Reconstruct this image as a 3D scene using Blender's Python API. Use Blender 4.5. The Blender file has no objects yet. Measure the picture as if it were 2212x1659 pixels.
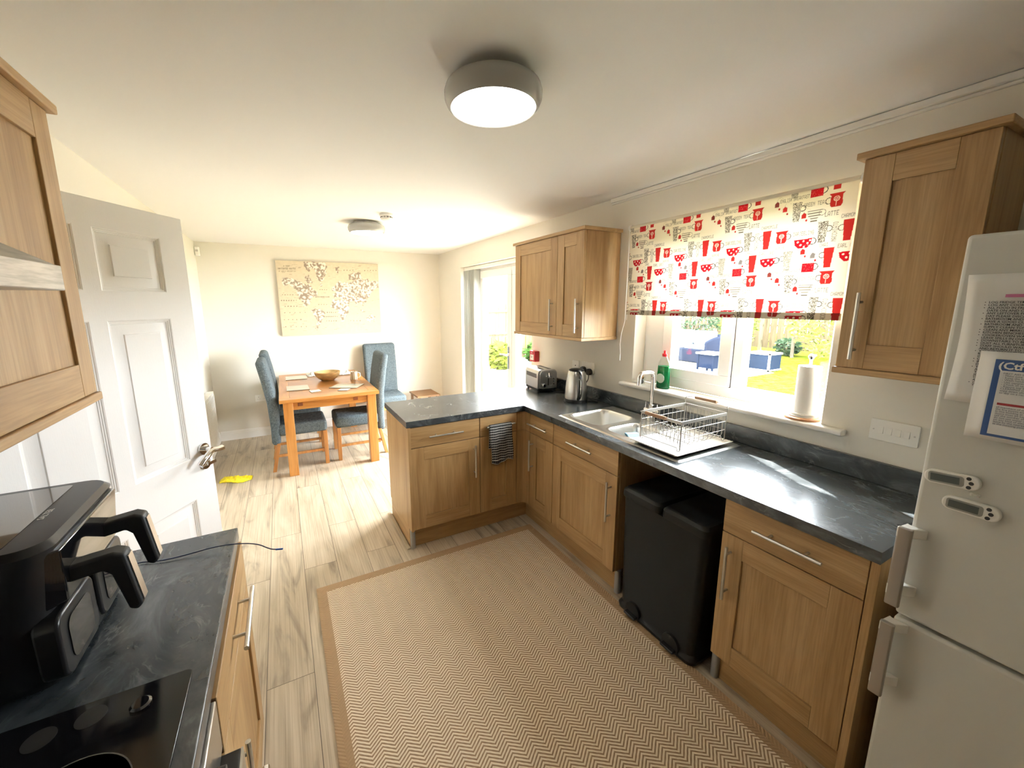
import bpy, bmesh, math, random
import numpy as np
from mathutils import Matrix, Vector
random.seed(7)
sc = bpy.context.scene
col = sc.collection
PI = math.pi
def R(d): return math.radians(d)

# ------------------------------------------------------------------ camera
cam_d = bpy.data.cameras.new('camera'); cam = bpy.data.objects.new('camera', cam_d); col.objects.link(cam)
yaw, pit, rol = R(27.69), R(10.151), R(-0.315)
fwd = Vector((math.sin(yaw)*math.cos(pit), math.cos(yaw)*math.cos(pit), -math.sin(pit)))
rgt = Vector((math.cos(yaw), -math.sin(yaw), 0)); upv = rgt.cross(fwd)
r2 = rgt*math.cos(rol)+upv*math.sin(rol); u2 = -rgt*math.sin(rol)+upv*math.cos(rol)
cm = Matrix(((r2.x, u2.x, -fwd.x, -2.119), (r2.y, u2.y, -fwd.y, 0.0), (r2.z, u2.z, -fwd.z, 1.643), (0, 0, 0, 1)))
cam.matrix_world = cm
cam_d.sensor_fit = 'HORIZONTAL'; cam_d.sensor_width = 36.0
cam_d.lens = 863.745*36/2212; cam_d.shift_x = 42.1/2212; cam_d.shift_y = -18.6/2212
cam_d.clip_start = 0.02; cam_d.clip_end = 200
sc.camera = cam
# ------------------------------------------------------------------ world, sun, exposure
w = bpy.data.worlds.new('sky'); sc.world = w; w.use_nodes = True
bg = w.node_tree.nodes['Background']; bg.inputs[0].default_value = (0.88, 0.95, 1.0, 1); bg.inputs[1].default_value = 30.0
sd = bpy.data.lights.new('sun', 'SUN'); sd.energy = 34; sd.angle = R(0.6); sd.color = (1, 0.95, 0.86)
so = bpy.data.objects.new('sun', sd); col.objects.link(so)
so.rotation_euler = Vector((-0.447, -0.894, -0.894)).to_track_quat('-Z', 'Y').to_euler()
for nm, x, y0, y1, z0, z1 in (('window_portal', .26, .85, 1.96, 1.1, 2.1), ('patio_portal', .28, 3.23, 4.9, .02, 2.1)):
    pd = bpy.data.lights.new(nm, 'AREA'); pd.shape = 'RECTANGLE'; pd.size = z1-z0; pd.size_y = y1-y0; pd.cycles.is_portal = True
    po = bpy.data.objects.new(nm, pd); col.objects.link(po); po.location = (x, (y0+y1)/2, (z0+z1)/2); po.rotation_euler = (0, R(90), 0)
vs = sc.view_settings; vs.view_transform = 'Standard'; vs.look = 'None'; vs.gamma = 1; vs.use_curve_mapping = False
vs.exposure = 1.08
sc.cycles.use_denoising = True
sc.cycles.max_bounces = 10; sc.cycles.diffuse_bounces = 7; sc.cycles.glossy_bounces = 4; sc.cycles.transparent_max_bounces = 12
sc.cycles.sample_clamp_indirect = 6; sc.cycles.caustics_reflective = False; sc.cycles.caustics_refractive = False

# ------------------------------------------------------------------ materials
def srgb(r, g, b): return tuple((c/12.92 if c <= .04045 else ((c+.055)/1.055)**2.4) for c in (r/255, g/255, b/255))+(1,)
MATS = {}
def mat(name, c, rough=.5, metal=0, bump=0, bscale=200, spec=.5, coat=0, emit=0, var=0, vscale=8, stretch=None):
    if name in MATS: return MATS[name]
    m = bpy.data.materials.new(name); m.use_nodes = True; nt = m.node_tree; b = nt.nodes['Principled BSDF']
    b.inputs['Base Color'].default_value = c; b.inputs['Roughness'].default_value = rough; b.inputs['Metallic'].default_value = metal
    b.inputs['Specular IOR Level'].default_value = spec; b.inputs['Coat Weight'].default_value = coat
    if emit: b.inputs['Emission Color'].default_value = c; b.inputs['Emission Strength'].default_value = emit
    if bump or var:
        tc = nt.nodes.new('ShaderNodeTexCoord'); mp = nt.nodes.new('ShaderNodeMapping'); nt.links.new(tc.outputs['Object'], mp.inputs[0])
        if stretch: mp.inputs['Scale'].default_value = stretch
    if bump:
        n = nt.nodes.new('ShaderNodeTexNoise'); n.inputs['Scale'].default_value = bscale; n.inputs['Detail'].default_value = 3
        bp = nt.nodes.new('ShaderNodeBump'); bp.inputs['Strength'].default_value = bump; bp.inputs['Distance'].default_value = .002
        nt.links.new(mp.outputs[0], n.inputs['Vector']); nt.links.new(n.outputs[0], bp.inputs['Height']); nt.links.new(bp.outputs[0], b.inputs['Normal'])
    if var:
        n = nt.nodes.new('ShaderNodeTexNoise'); n.inputs['Scale'].default_value = vscale; n.inputs['Detail'].default_value = 4
        rp = nt.nodes.new('ShaderNodeValToRGB'); nt.links.new(mp.outputs[0], n.inputs['Vector']); nt.links.new(n.outputs[0], rp.inputs[0])
        rp.color_ramp.elements[0].position = .35; rp.color_ramp.elements[1].position = .65
        rp.color_ramp.elements[0].color = tuple(x*(1-var) for x in c[:3])+(1,); rp.color_ramp.elements[1].color = tuple(min(1, x*(1+var)) for x in c[:3])+(1,)
        nt.links.new(rp.outputs[0], b.inputs['Base Color'])
    MATS[name] = m; return m

def wood(name, axis, ca, cb, cc, rough=.42, scale=1.0):
    """grain along axis (0 x, 1 y, 2 z) in object space"""
    m = bpy.data.materials.new(name); m.use_nodes = True; nt = m.node_tree; b = nt.nodes['Principled BSDF']; L = nt.links.new
    tc = nt.nodes.new('ShaderNodeTexCoord')
    def mapping(s_along, s_across):
        mp = nt.nodes.new('ShaderNodeMapping'); s = [s_across*scale]*3; s[axis] = s_along*scale; mp.inputs['Scale'].default_value = s
        L(tc.outputs['Object'], mp.inputs[0]); return mp
    m1 = mapping(1.1, 16); n1 = nt.nodes.new('ShaderNodeTexNoise'); n1.inputs['Scale'].default_value = 1; n1.inputs['Detail'].default_value = 5; n1.inputs['Distortion'].default_value = .8
    L(m1.outputs[0], n1.inputs['Vector'])
    m2 = mapping(7, 190); n2 = nt.nodes.new('ShaderNodeTexNoise'); n2.inputs['Scale'].default_value = 1; n2.inputs['Detail'].default_value = 3
    L(m2.outputs[0], n2.inputs['Vector'])
    r1 = nt.nodes.new('ShaderNodeValToRGB'); cr = r1.color_ramp; cr.elements[0].position = .3; cr.elements[0].color = ca; cr.elements[1].position = .72; cr.elements[1].color = cc
    e = cr.elements.new(.5); e.color = cb
    L(n1.outputs[0], r1.inputs[0])
    r2_ = nt.nodes.new('ShaderNodeValToRGB'); r2_.color_ramp.elements[0].position = .35; r2_.color_ramp.elements[0].color = (.72, .68, .62, 1); r2_.color_ramp.elements[1].position = .6; r2_.color_ramp.elements[1].color = (1, 1, 1, 1)
    L(n2.outputs[0], r2_.inputs[0])
    mx = nt.nodes.new('ShaderNodeMix'); mx.data_type = 'RGBA'; mx.blend_type = 'MULTIPLY'; mx.inputs[0].default_value = .6
    L(r1.outputs[0], mx.inputs[6]); L(r2_.outputs[0], mx.inputs[7]); L(mx.outputs[2], b.inputs['Base Color'])
    b.inputs['Roughness'].default_value = rough
    bp = nt.nodes.new('ShaderNodeBump'); bp.inputs['Strength'].default_value = .12; bp.inputs['Distance'].default_value = .001; L(n2.outputs[0], bp.inputs['Height']); L(bp.outputs[0], b.inputs['Normal'])
    b.inputs['Specular IOR Level'].default_value = .5 if rough < .8 else .05
    return m
OA, OB, OC = srgb(156, 120, 76), srgb(174, 140, 94), srgb(186, 154, 110)
OAK = [wood('oak_along_x', 0, OA, OB, OC), wood('oak_along_y', 1, OA, OB, OC), wood('oak_upright', 2, OA, OB, OC)]
PA, PB, PC = srgb(168, 110, 52), srgb(186, 128, 64), srgb(198, 144, 84)
PINE = [wood('table_wood_x', 0, PA, PB, PC, .3), wood('table_wood_y', 1, PA, PB, PC, .3), wood('table_wood_z', 2, PA, PB, PC, .3)]
white_wall = mat('wall_paint', srgb(228, 224, 214), .75, bump=.04, bscale=500)
ceil_m = mat('ceiling_paint', srgb(236, 236, 235), .85, bump=.05, bscale=350)
gloss_white = mat('white_gloss_paint', srgb(240, 238, 234), .32)
door_white = mat('door_white', srgb(246, 244, 241), .38, bump=.12, bscale=60, stretch=(9, 9, .6))
upvc = mat('white_upvc', srgb(244, 245, 245), .3)
steel = mat('brushed_steel', (.62, .61, .59, 1), .28, 1, bump=.03, bscale=300, stretch=(1, 30, 30))
chrome = mat('chrome', (.82, .82, .82, 1), .07, 1)
satin = mat('satin_nickel', (.66, .65, .62, 1), .3, 1)
plastic_w = mat('white_plastic', srgb(238, 237, 232), .35)
plastic_k = mat('black_plastic', (.008, .008, .009, 1), .35)
plastic_km = mat('black_matt_plastic', (.012, .012, .013, 1), .5)
gloss_k = mat('black_gloss', (.006, .006, .007, 1), .06, coat=1)
alu = mat('grey_aluminium', srgb(170, 172, 174), .4, .6)
fridge_w = mat('fridge_white', srgb(206, 206, 200), .38, bump=.05, bscale=900)
blue_grey = None

def slate():
    m = bpy.data.materials.new('slate_laminate'); m.use_nodes = True; nt = m.node_tree; b = nt.nodes['Principled BSDF']; L = nt.links.new
    tc = nt.nodes.new('ShaderNodeTexCoord'); mp = nt.nodes.new('ShaderNodeMapping'); mp.inputs['Scale'].default_value = (1, .6, 1); mp.inputs['Rotation'].default_value = (0, 0, R(32)); L(tc.outputs['Object'], mp.inputs[0])
    n = nt.nodes.new('ShaderNodeTexNoise'); n.inputs['Scale'].default_value = 7; n.inputs['Detail'].default_value = 9; n.inputs['Distortion'].default_value = 1.4; n.inputs['Roughness'].default_value = .62; L(mp.outputs[0], n.inputs['Vector'])
    r = nt.nodes.new('ShaderNodeValToRGB'); cr = r.color_ramp; cr.elements[0].position = .3; cr.elements[0].color = srgb(38, 43, 46); cr.elements[1].position = .75; cr.elements[1].color = srgb(104, 110, 113)
    e = cr.elements.new(.52); e.color = srgb(62, 68, 72); L(n.outputs[0], r.inputs[0])
    n2 = nt.nodes.new('ShaderNodeTexNoise'); n2.inputs['Scale'].default_value = 11; n2.inputs['Detail'].default_value = 8; n2.inputs['Distortion'].default_value = 2.6; L(mp.outputs[0], n2.inputs['Vector'])
    r2_ = nt.nodes.new('ShaderNodeValToRGB'); c2 = r2_.color_ramp; c2.elements[0].position = .47; c2.elements[0].color = (0, 0, 0, 1); c2.elements[1].position = .53; c2.elements[1].color = (0, 0, 0, 1); e = c2.elements.new(.5); e.color = (.36, .36, .36, 1)
    L(n2.outputs[0], r2_.inputs[0])
    n3 = nt.nodes.new('ShaderNodeTexNoise'); n3.inputs['Scale'].default_value = 3; L(tc.outputs['Object'], n3.inputs['Vector'])
    mm = nt.nodes.new('ShaderNodeMath'); mm.operation = 'MULTIPLY'; r3 = nt.nodes.new('ShaderNodeMapRange'); r3.inputs['From Min'].default_value = .5; r3.inputs['From Max'].default_value = .72; L(n3.outputs[0], r3.inputs[0]); L(r2_.outputs[0], mm.inputs[0]); L(r3.outputs[0], mm.inputs[1]); n3.inputs['Scale'].default_value = 9; n3.inputs['Detail'].default_value = 6
    mx = nt.nodes.new('ShaderNodeMix'); mx.data_type = 'RGBA'; L(mm.outputs[0], mx.inputs[0]); L(r.outputs[0], mx.inputs[6]); mx.inputs[7].default_value = srgb(180, 182, 180); L(mx.outputs[2], b.inputs['Base Color'])
    b.inputs['Roughness'].default_value = .27; b.inputs['Specular IOR Level'].default_value = .9
    bp = nt.nodes.new('ShaderNodeBump'); bp.inputs['Strength'].default_value = .06; bp.inputs['Distance'].default_value = .002; L(n2.outputs[0], bp.inputs['Height']); L(bp.outputs[0], b.inputs['Normal'])
    return m
SLATE = slate()

def floor_mat():
    m = bpy.data.materials.new('laminate_planks'); m.use_nodes = True; nt = m.node_tree; b = nt.nodes['Principled BSDF']; L = nt.links.new
    tc = nt.nodes.new('ShaderNodeTexCoord'); mp = nt.nodes.new('ShaderNodeMapping'); mp.vector_type = 'POINT'
    mp.inputs['Rotation'].default_value = (0, 0, R(90)); mp.inputs['Location'].default_value = (0, .03, 0); L(tc.outputs['Object'], mp.inputs[0])
    br = nt.nodes.new('ShaderNodeTexBrick'); br.inputs['Scale'].default_value = 1; br.inputs['Brick Width'].default_value = 1.28; br.inputs['Row Height'].default_value = .19
    br.inputs['Mortar Size'].default_value = .0013; br.inputs['Mortar Smooth'].default_value = 0; br.offset = .37; br.offset_frequency = 2; br.squash = 1
    br.inputs['Color1'].default_value = (0, 0, 0, 1); br.inputs['Color2'].default_value = (1, 1, 1, 1); br.inputs['Mortar'].default_value = (0, 0, 0, 1); L(mp.outputs[0], br.inputs['Vector'])
    sep = nt.nodes.new('ShaderNodeSeparateColor'); L(br.outputs[0], sep.inputs[0])
    vm = nt.nodes.new('ShaderNodeVectorMath'); vm.operation = 'MULTIPLY'; vm.inputs[1].default_value = (5.5, .9, 1); L(tc.outputs['Object'], vm.inputs[0])
    va = nt.nodes.new('ShaderNodeVectorMath'); va.operation = 'ADD'; cb = nt.nodes.new('ShaderNodeCombineXYZ')
    ml = nt.nodes.new('ShaderNodeMath'); ml.operation = 'MULTIPLY'; ml.inputs[1].default_value = 37; L(sep.outputs[0], ml.inputs[0]); L(ml.outputs[0], cb.inputs[2]); L(vm.outputs[0], va.inputs[0]); L(cb.outputs[0], va.inputs[1])
    n = nt.nodes.new('ShaderNodeTexNoise'); n.inputs['Scale'].default_value = 1.6; n.inputs['Detail'].default_value = 7; n.inputs['Distortion'].default_value = 1.5; L(va.outputs[0], n.inputs['Vector'])
    r = nt.nodes.new('ShaderNodeValToRGB'); cr = r.color_ramp; cr.elements[0].position = .26; cr.elements[0].color = srgb(128, 116, 102); cr.elements[1].position = .66; cr.elements[1].color = srgb(204, 190, 168)
    e = cr.elements.new(.42); e.color = srgb(184, 169, 146); L(n.outputs[0], r.inputs[0])
    v2 = nt.nodes.new('ShaderNodeVectorMath'); v2.operation = 'MULTIPLY'; v2.inputs[1].default_value = (90, 5, 1); L(va.outputs[0], v2.inputs[0])
    vm.inputs[1].default_value = (5.5, .9, 1)
    n2 = nt.nodes.new('ShaderNodeTexNoise'); n2.inputs['Scale'].default_value = .4; n2.inputs['Detail'].default_value = 4; L(v2.outputs[0], n2.inputs['Vector'])
    r2_ = nt.nodes.new('ShaderNodeValToRGB'); r2_.color_ramp.elements[0].position = .35; r2_.color_ramp.elements[0].color = (.74, .71, .68, 1); r2_.color_ramp.elements[1].position = .58; r2_.color_ramp.elements[1].color = (1, 1, 1, 1); L(n2.outputs[0], r2_.inputs[0])
    mx = nt.nodes.new('ShaderNodeMix'); mx.data_type = 'RGBA'; mx.blend_type = 'MULTIPLY'; mx.inputs[0].default_value = .8; L(r.outputs[0], mx.inputs[6]); L(r2_.outputs[0], mx.inputs[7])
    m3 = nt.nodes.new('ShaderNodeMix'); m3.data_type = 'RGBA'; L(br.outputs['Fac'], m3.inputs[0]); L(mx.outputs[2], m3.inputs[6]); m3.inputs[7].default_value = srgb(84, 72, 60); L(m3.outputs[2], b.inputs['Base Color'])
    b.inputs['Roughness'].default_value = .34
    bp = nt.nodes.new('ShaderNodeBump'); bp.inputs['Strength'].default_value = .15; bp.inputs['Distance'].default_value = .001; L(n2.outputs[0], bp.inputs['Height']); L(bp.outputs[0], b.inputs['Normal'])
    return m

def rug_mat():
    m = bpy.data.materials.new('chevron_weave'); m.use_nodes = True; nt = m.node_tree; b = nt.nodes['Principled BSDF']; L = nt.links.new
    tc = nt.nodes.new('ShaderNodeTexCoord'); sp = nt.nodes.new('ShaderNodeSeparateXYZ'); L(tc.outputs['Object'], sp.inputs[0])
    def M(op, a, b_=None, c=None):
        n = nt.nodes.new('ShaderNodeMath'); n.operation = op
        for i, v in enumerate((a, b_, c)):
            if v is None: continue
            if isinstance(v, (int, float)): n.inputs[i].default_value = v
            else: L(v, n.inputs[i])
        return n.outputs[0]
    tri = M('PINGPONG', sp.outputs[0], .042)
    v = M('ADD', sp.outputs[1], M('MULTIPLY', tri, .72))
    s = M('SINE', M('MULTIPLY', v, 2*PI/.0145))
    kx = M('SINE', M('MULTIPLY', sp.outputs[0], 2*PI/.006)); ky = M('SINE', M('MULTIPLY', sp.outputs[1], 2*PI/.006))
    knit = M('MULTIPLY', kx, ky)
    t = M('ADD', s, M('MULTIPLY', knit, .45))
    mr = nt.nodes.new('ShaderNodeMapRange'); mr.inputs['From Min'].default_value = -.75; mr.inputs['From Max'].default_value = .35; L(t, mr.inputs[0])
    mx = nt.nodes.new('ShaderNodeMix'); mx.data_type = 'RGBA'; L(mr.outputs[0], mx.inputs[0]); mx.inputs[6].default_value = srgb(156, 128, 98); mx.inputs[7].default_value = srgb(236, 221, 197)
    # border band
    ax = M('ABSOLUTE', M('ADD', sp.outputs[0], 0)); ay = M('ABSOLUTE', sp.outputs[1])
    bd = M('MAXIMUM', M('GREATER_THAN', ax, .74-.052), M('GREATER_THAN', ay, 1.25-.052))
    bn = M('ADD', .5, M('MULTIPLY', M('SINE', M('MULTIPLY', M('ADD', sp.outputs[0], sp.outputs[1]), 2*PI/.005)), .5))
    mb = nt.nodes.new('ShaderNodeMix'); mb.data_type = 'RGBA'; L(bn, mb.inputs[0]); mb.inputs[6].default_value = srgb(164, 136, 104); mb.inputs[7].default_value = srgb(184, 156, 122)
    m3 = nt.nodes.new('ShaderNodeMix'); m3.data_type = 'RGBA'; L(bd, m3.inputs[0]); L(mx.outputs[2], m3.inputs[6]); L(mb.outputs[2], m3.inputs[7]); L(m3.outputs[2], b.inputs['Base Color'])
    b.inputs['Roughness'].default_value = .9; b.inputs['Specular IOR Level'].default_value = .15
    bp = nt.nodes.new('ShaderNodeBump'); bp.inputs['Strength'].default_value = .5; bp.inputs['Distance'].default_value = .002; L(t, bp.inputs['Height']); L(bp.outputs[0], b.inputs['Normal'])
    return m

def chair_mat():
    m = bpy.data.materials.new('blue_grey_weave'); m.use_nodes = True; nt = m.node_tree; b = nt.nodes['Principled BSDF']; L = nt.links.new
    tc = nt.nodes.new('ShaderNodeTexCoord'); outs = []
    for s in ((420, 420, 60), (60, 60, 420)):
        mp = nt.nodes.new('ShaderNodeMapping'); mp.inputs['Scale'].default_value = s; L(tc.outputs['Object'], mp.inputs[0])
        n = nt.nodes.new('ShaderNodeTexNoise'); n.inputs['Scale'].default_value = 1; n.inputs['Detail'].default_value = 2; L(mp.outputs[0], n.inputs['Vector']); outs.append(n.outputs[0])
    a = nt.nodes.new('ShaderNodeMath'); a.operation = 'ADD'; L(outs[0], a.inputs[0]); L(outs[1], a.inputs[1])
    mr = nt.nodes.new('ShaderNodeMapRange'); mr.inputs['From Min'].default_value = .8; mr.inputs['From Max'].default_value = 1.2; L(a.outputs[0], mr.inputs[0])
    mx = nt.nodes.new('ShaderNodeMix'); mx.data_type = 'RGBA'; L(mr.outputs[0], mx.inputs[0]); mx.inputs[6].default_value = srgb(62, 72, 78); mx.inputs[7].default_value = srgb(108, 119, 124); L(mx.outputs[2], b.inputs['Base Color'])
    b.inputs['Roughness'].default_value = .9; b.inputs['Specular IOR Level'].default_value = .2
    bp = nt.nodes.new('ShaderNodeBump'); bp.inputs['Strength'].default_value = .4; bp.inputs['Distance'].default_value = .002; L(a.outputs[0], bp.inputs['Height']); L(bp.outputs[0], b.inputs['Normal'])
    return m

def glass_mat(name, tint=(1, 1, 1, 1), rough=.0):
    m = bpy.data.materials.new(name); m.use_nodes = True; nt = m.node_tree; nt.nodes.clear(); L = nt.links.new
    o = nt.nodes.new('ShaderNodeOutputMaterial'); t = nt.nodes.new('ShaderNodeBsdfTransparent'); t.inputs[0].default_value = tint
    g = nt.nodes.new('ShaderNodeBsdfGlossy'); g.inputs['Roughness'].default_value = rough; f = nt.nodes.new('ShaderNodeLayerWeight'); pw = nt.nodes.new('ShaderNodeMath'); pw.operation = 'POWER'; L(f.outputs['Facing'], pw.inputs[0]); pw.inputs[1].default_value = 4; ma = nt.nodes.new('ShaderNodeMath'); ma.operation = 'MULTIPLY_ADD'; L(pw.outputs[0], ma.inputs[0]); ma.inputs[1].default_value = .5; ma.inputs[2].default_value = .03
    mx = nt.nodes.new('ShaderNodeMixShader'); L(ma.outputs[0], mx.inputs[0]); L(t.outputs[0], mx.inputs[1]); L(g.outputs[0], mx.inputs[2]); L(mx.outputs[0], o.inputs[0]); return m
GLASS = glass_mat('window_glass')

def vcol_mat(name, rough=.6, transl=0.0):
    m = bpy.data.materials.new(name); m.use_nodes = True; nt = m.node_tree; b = nt.nodes['Principled BSDF']; L = nt.links.new
    at = nt.nodes.new('ShaderNodeAttribute'); at.attribute_name = 'print'; L(at.outputs['Color'], b.inputs['Base Color']); b.inputs['Roughness'].default_value = rough
    b.inputs['Specular IOR Level'].default_value = .2
    if transl:
        t = nt.nodes.new('ShaderNodeBsdfTranslucent'); L(at.outputs['Color'], t.inputs[0]); mx = nt.nodes.new('ShaderNodeMixShader'); mx.inputs[0].default_value = transl
        o = nt.nodes['Material Output']; L(b.outputs[0], mx.inputs[1]); L(t.outputs[0], mx.inputs[2]); L(mx.outputs[0], o.inputs[0])
    return m

# ------------------------------------------------------------------ object helpers
WM = {}
def tag(o, label=None, cat=None, group=None, kind=None):
    if label: o['label'] = label
    if cat: o['category'] = cat
    if group: o['group'] = group
    if kind: o['kind'] = kind
    return o
def thing(name, label, cat, loc=(0, 0, 0), rz=0, group=None, kind=None):
    o = bpy.data.objects.new(name, None); col.objects.link(o); o.empty_display_size = .05
    o.location = loc; o.rotation_euler = (0, 0, rz)
    WM[o.name] = Matrix.Translation(loc) @ Matrix.Rotation(rz, 4, 'Z')
    return tag(o, label, cat, group, kind)
def link(o, parent=None):
    col.objects.link(o)
    if parent is not None: o.parent = parent
    return o
class MB:
    def __init__(s, T=None): s.v = []; s.f = []; s.m = []; s.T = T or Matrix.Identity(4)
    def add(s, vs, fs, m=0):
        o = len(s.v); s.v += [s.T @ Vector(v) for v in vs]; s.f += [tuple(i+o for i in f) for f in fs]; s.m += [m]*len(fs); return s
    def box(s, x0, y0, z0, x1, y1, z1, m=0):
        x0, x1 = sorted((x0, x1)); y0, y1 = sorted((y0, y1)); z0, z1 = sorted((z0, z1))
        vs = [(x0, y0, z0), (x1, y0, z0), (x1, y1, z0), (x0, y1, z0), (x0, y0, z1), (x1, y0, z1), (x1, y1, z1), (x0, y1, z1)]
        return s.add(vs, [(0, 3, 2, 1), (4, 5, 6, 7), (0, 1, 5, 4), (1, 2, 6, 5), (2, 3, 7, 6), (3, 0, 4, 7)], m)
    def hexa(s, b, t, m=0):
        return s.add(list(b)+list(t), [(0, 3, 2, 1), (4, 5, 6, 7), (0, 1, 5, 4), (1, 2, 6, 5), (2, 3, 7, 6), (3, 0, 4, 7)], m)
    def prism(s, poly, axis, lo, hi, m=0):
        def P(a, b, h): return {0: (h, a, b), 1: (a, h, b), 2: (a, b, h)}[axis]
        n = len(poly); vs = [P(a, b, lo) for a, b in poly]+[P(a, b, hi) for a, b in poly]
        fs = [tuple(range(n))[::-1], tuple(range(n, 2*n))]+[(i, (i+1) % n, n+(i+1) % n, n+i) for i in range(n)]
        return s.add(vs, fs, m)
    def cyl(s, p0, p1, r0, r1=None, n=20, m=0):
        p0, p1 = Vector(p0), Vector(p1); r1 = r0 if r1 is None else r1; d = (p1-p0).normalized()
        a = d.orthogonal().normalized(); b = d.cross(a); vs = []
        for p, r in ((p0, r0), (p1, r1)): vs += [p+(a*math.cos(2*PI*i/n)+b*math.sin(2*PI*i/n))*r for i in range(n)]
        return s.add(vs, [tuple(range(n))[::-1], tuple(range(n, 2*n))]+[(i, (i+1) % n, n+(i+1) % n, n+i) for i in range(n)], m)
    def tube(s, pts, r, n=8, m=0, smooth=0, flat=1.0):
        P = [Vector(p) for p in pts]
        for _ in range(smooth):
            Q = [P[0]]
            for a, b in zip(P, P[1:]): Q += [a*.75+b*.25, a*.25+b*.75]
            P = Q+[P[-1]]
        rr = r if hasattr(r, '__len__') else [r]*len(P)
        d = (P[1]-P[0]).normalized(); a = d.orthogonal().normalized(); vs = []
        for i, p in enumerate(P):
            t = ((P[min(i+1, len(P)-1)]-P[max(i-1, 0)])).normalized(); a = (a-t*a.dot(t)).normalized(); b = t.cross(a)
            q = rr[min(i, len(rr)-1)] if len(rr) == len(P) else rr[0]
            vs += [p+(a*math.cos(2*PI*k/n)+b*math.sin(2*PI*k/n)*flat)*q for k in range(n)]
        fs = [tuple(range(n))[::-1], tuple(range(len(vs)-n, len(vs)))]
        for i in range(len(P)-1): fs += [(i*n+k, i*n+(k+1) % n, (i+1)*n+(k+1) % n, (i+1)*n+k) for k in range(n)]
        return s.add(vs, fs, m)
    def lathe(s, prof, c=(0, 0, 0), n=32, m=0, ms=None, sx=1, sy=1):
        vs = []; fs = []; c = Vector(c); k = len(prof)
        for r, z in prof: vs += [c+Vector((r*math.cos(2*PI*i/n)*sx, r*math.sin(2*PI*i/n)*sy, z)) for i in range(n)]
        o = len(s.v); s.v += [s.T @ v for v in vs]
        for j in range(k-1):
            for i in range(n): s.f.append((o+j*n+i, o+j*n+(i+1) % n, o+(j+1)*n+(i+1) % n, o+(j+1)*n+i)); s.m.append(ms[j] if ms else m)
        if prof[0][0] > 1e-4: s.f.append(tuple(o+i for i in range(n))[::-1]); s.m.append(ms[0] if ms else m)
        if prof[-1][0] > 1e-4: s.f.append(tuple(o+(k-1)*n+i for i in range(n))); s.m.append(ms[-1] if ms else m)
        return s
    def grid(s, fn, nu, nv, m=0):
        vs = [fn(i/nu, j/nv) for j in range(nv+1) for i in range(nu+1)]
        return s.add(vs, [(j*(nu+1)+i, j*(nu+1)+i+1, (j+1)*(nu+1)+i+1, (j+1)*(nu+1)+i) for j in range(nv) for i in range(nu)], m)
    def rbox(s, x0, y0, z0, x1, y1, z1, r, axis=2, n=5, m=0):
        """box with the four edges along axis rounded"""
        lo = [x0, y0, z0]; hi = [x1, y1, z1]; ax = [i for i in range(3) if i != axis]; a0, b0, a1, b1 = lo[ax[0]], lo[ax[1]], hi[ax[0]], hi[ax[1]]
        poly = []
        for cx, cy, st in ((a1-r, b1-r, 0), (a0+r, b1-r, 90), (a0+r, b0+r, 180), (a1-r, b0+r, 270)):
            poly += [(cx+r*math.cos(R(st+90*i/n)), cy+r*math.sin(R(st+90*i/n))) for i in range(n+1)]
        return s.prism(poly, axis, lo[axis], hi[axis], m)
    def build(s, name, mats, parent=None, bevel=0, seg=2, sub=0, origin=None, angle=35, solid=0):
        me = bpy.data.meshes.new(name); W = WM[parent.name] if parent is not None else Matrix.Translation(origin or (0, 0, 0)); I = W.inverted()
        me.from_pydata([tuple(I @ v) for v in s.v], [], s.f); ms = mats if isinstance(mats, (list, tuple)) else [mats]
        for q in ms: me.materials.append(q)
        me.polygons.foreach_set('material_index', s.m)
        bm = bmesh.new(); bm.from_mesh(me); bmesh.ops.recalc_face_normals(bm, faces=bm.faces); bm.to_mesh(me); bm.free()
        me.polygons.foreach_set('use_smooth', [True]*len(me.polygons)); me.set_sharp_from_angle(angle=R(angle)); me.update()
        o = bpy.data.objects.new(name, me); link(o, parent)
        if parent is None: o.location = origin or (0, 0, 0)
        WM[o.name] = W.copy()
        if solid: q = o.modifiers.new('solid', 'SOLIDIFY'); q.thickness = solid; q.offset = 0
        if sub: q = o.modifiers.new('sub', 'SUBSURF'); q.levels = sub; q.render_levels = sub
        if bevel: q = o.modifiers.new('bevel', 'BEVEL'); q.width = bevel; q.segments = seg; q.limit_method = 'ANGLE'; q.angle_limit = R(40); q.harden_normals = False
        return o
def B(*a, m=0): return MB().box(*a, m=m)
def rect(mb, x0, x1, y0, y1, z0, z1, l, r, b, t):
    """rectangular frame in the y-z plane made of four members that only butt together"""
    mb.box(x0, y0, z0, x1, y1, z0+b); mb.box(x0, y0, z1-t, x1, y1, z1); mb.box(x0, y0, z0+b, x1, y0+l, z1-t); mb.box(x0, y1-r, z0+b, x1, y1, z1-t); return mb
def struct(name, mb, m, label, cat='wall', **k):
    return tag(mb.build(name, m, **k), label, cat, kind='structure')
def copy_tree(o, parent=None):
    c = o.copy(); col.objects.link(c); c.parent = parent
    for ch in list(o.children): copy_tree(ch, c)
    return c
def text(name, body, size, M4, m, parent, ext=.0002, align='LEFT', spacing=1.0, bold=0, sx=1.0):
    cu = bpy.data.curves.new(name, 'FONT'); cu.body = body; cu.size = size; cu.extrude = ext; cu.align_x = align; cu.space_line = spacing; cu.offset = bold; cu.resolution_u = 2
    cu.materials.append(m); o = bpy.data.objects.new(name, cu); link(o, parent)
    L4 = (WM[parent.name].inverted() if parent is not None else Matrix.Identity(4)) @ M4 @ Matrix.Diagonal((sx, 1, 1, 1))
    me = bpy.data.meshes.new_from_object(o); bpy.data.objects.remove(o); o = bpy.data.objects.new(name, me); link(o, parent); o.matrix_local = L4; return o
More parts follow.
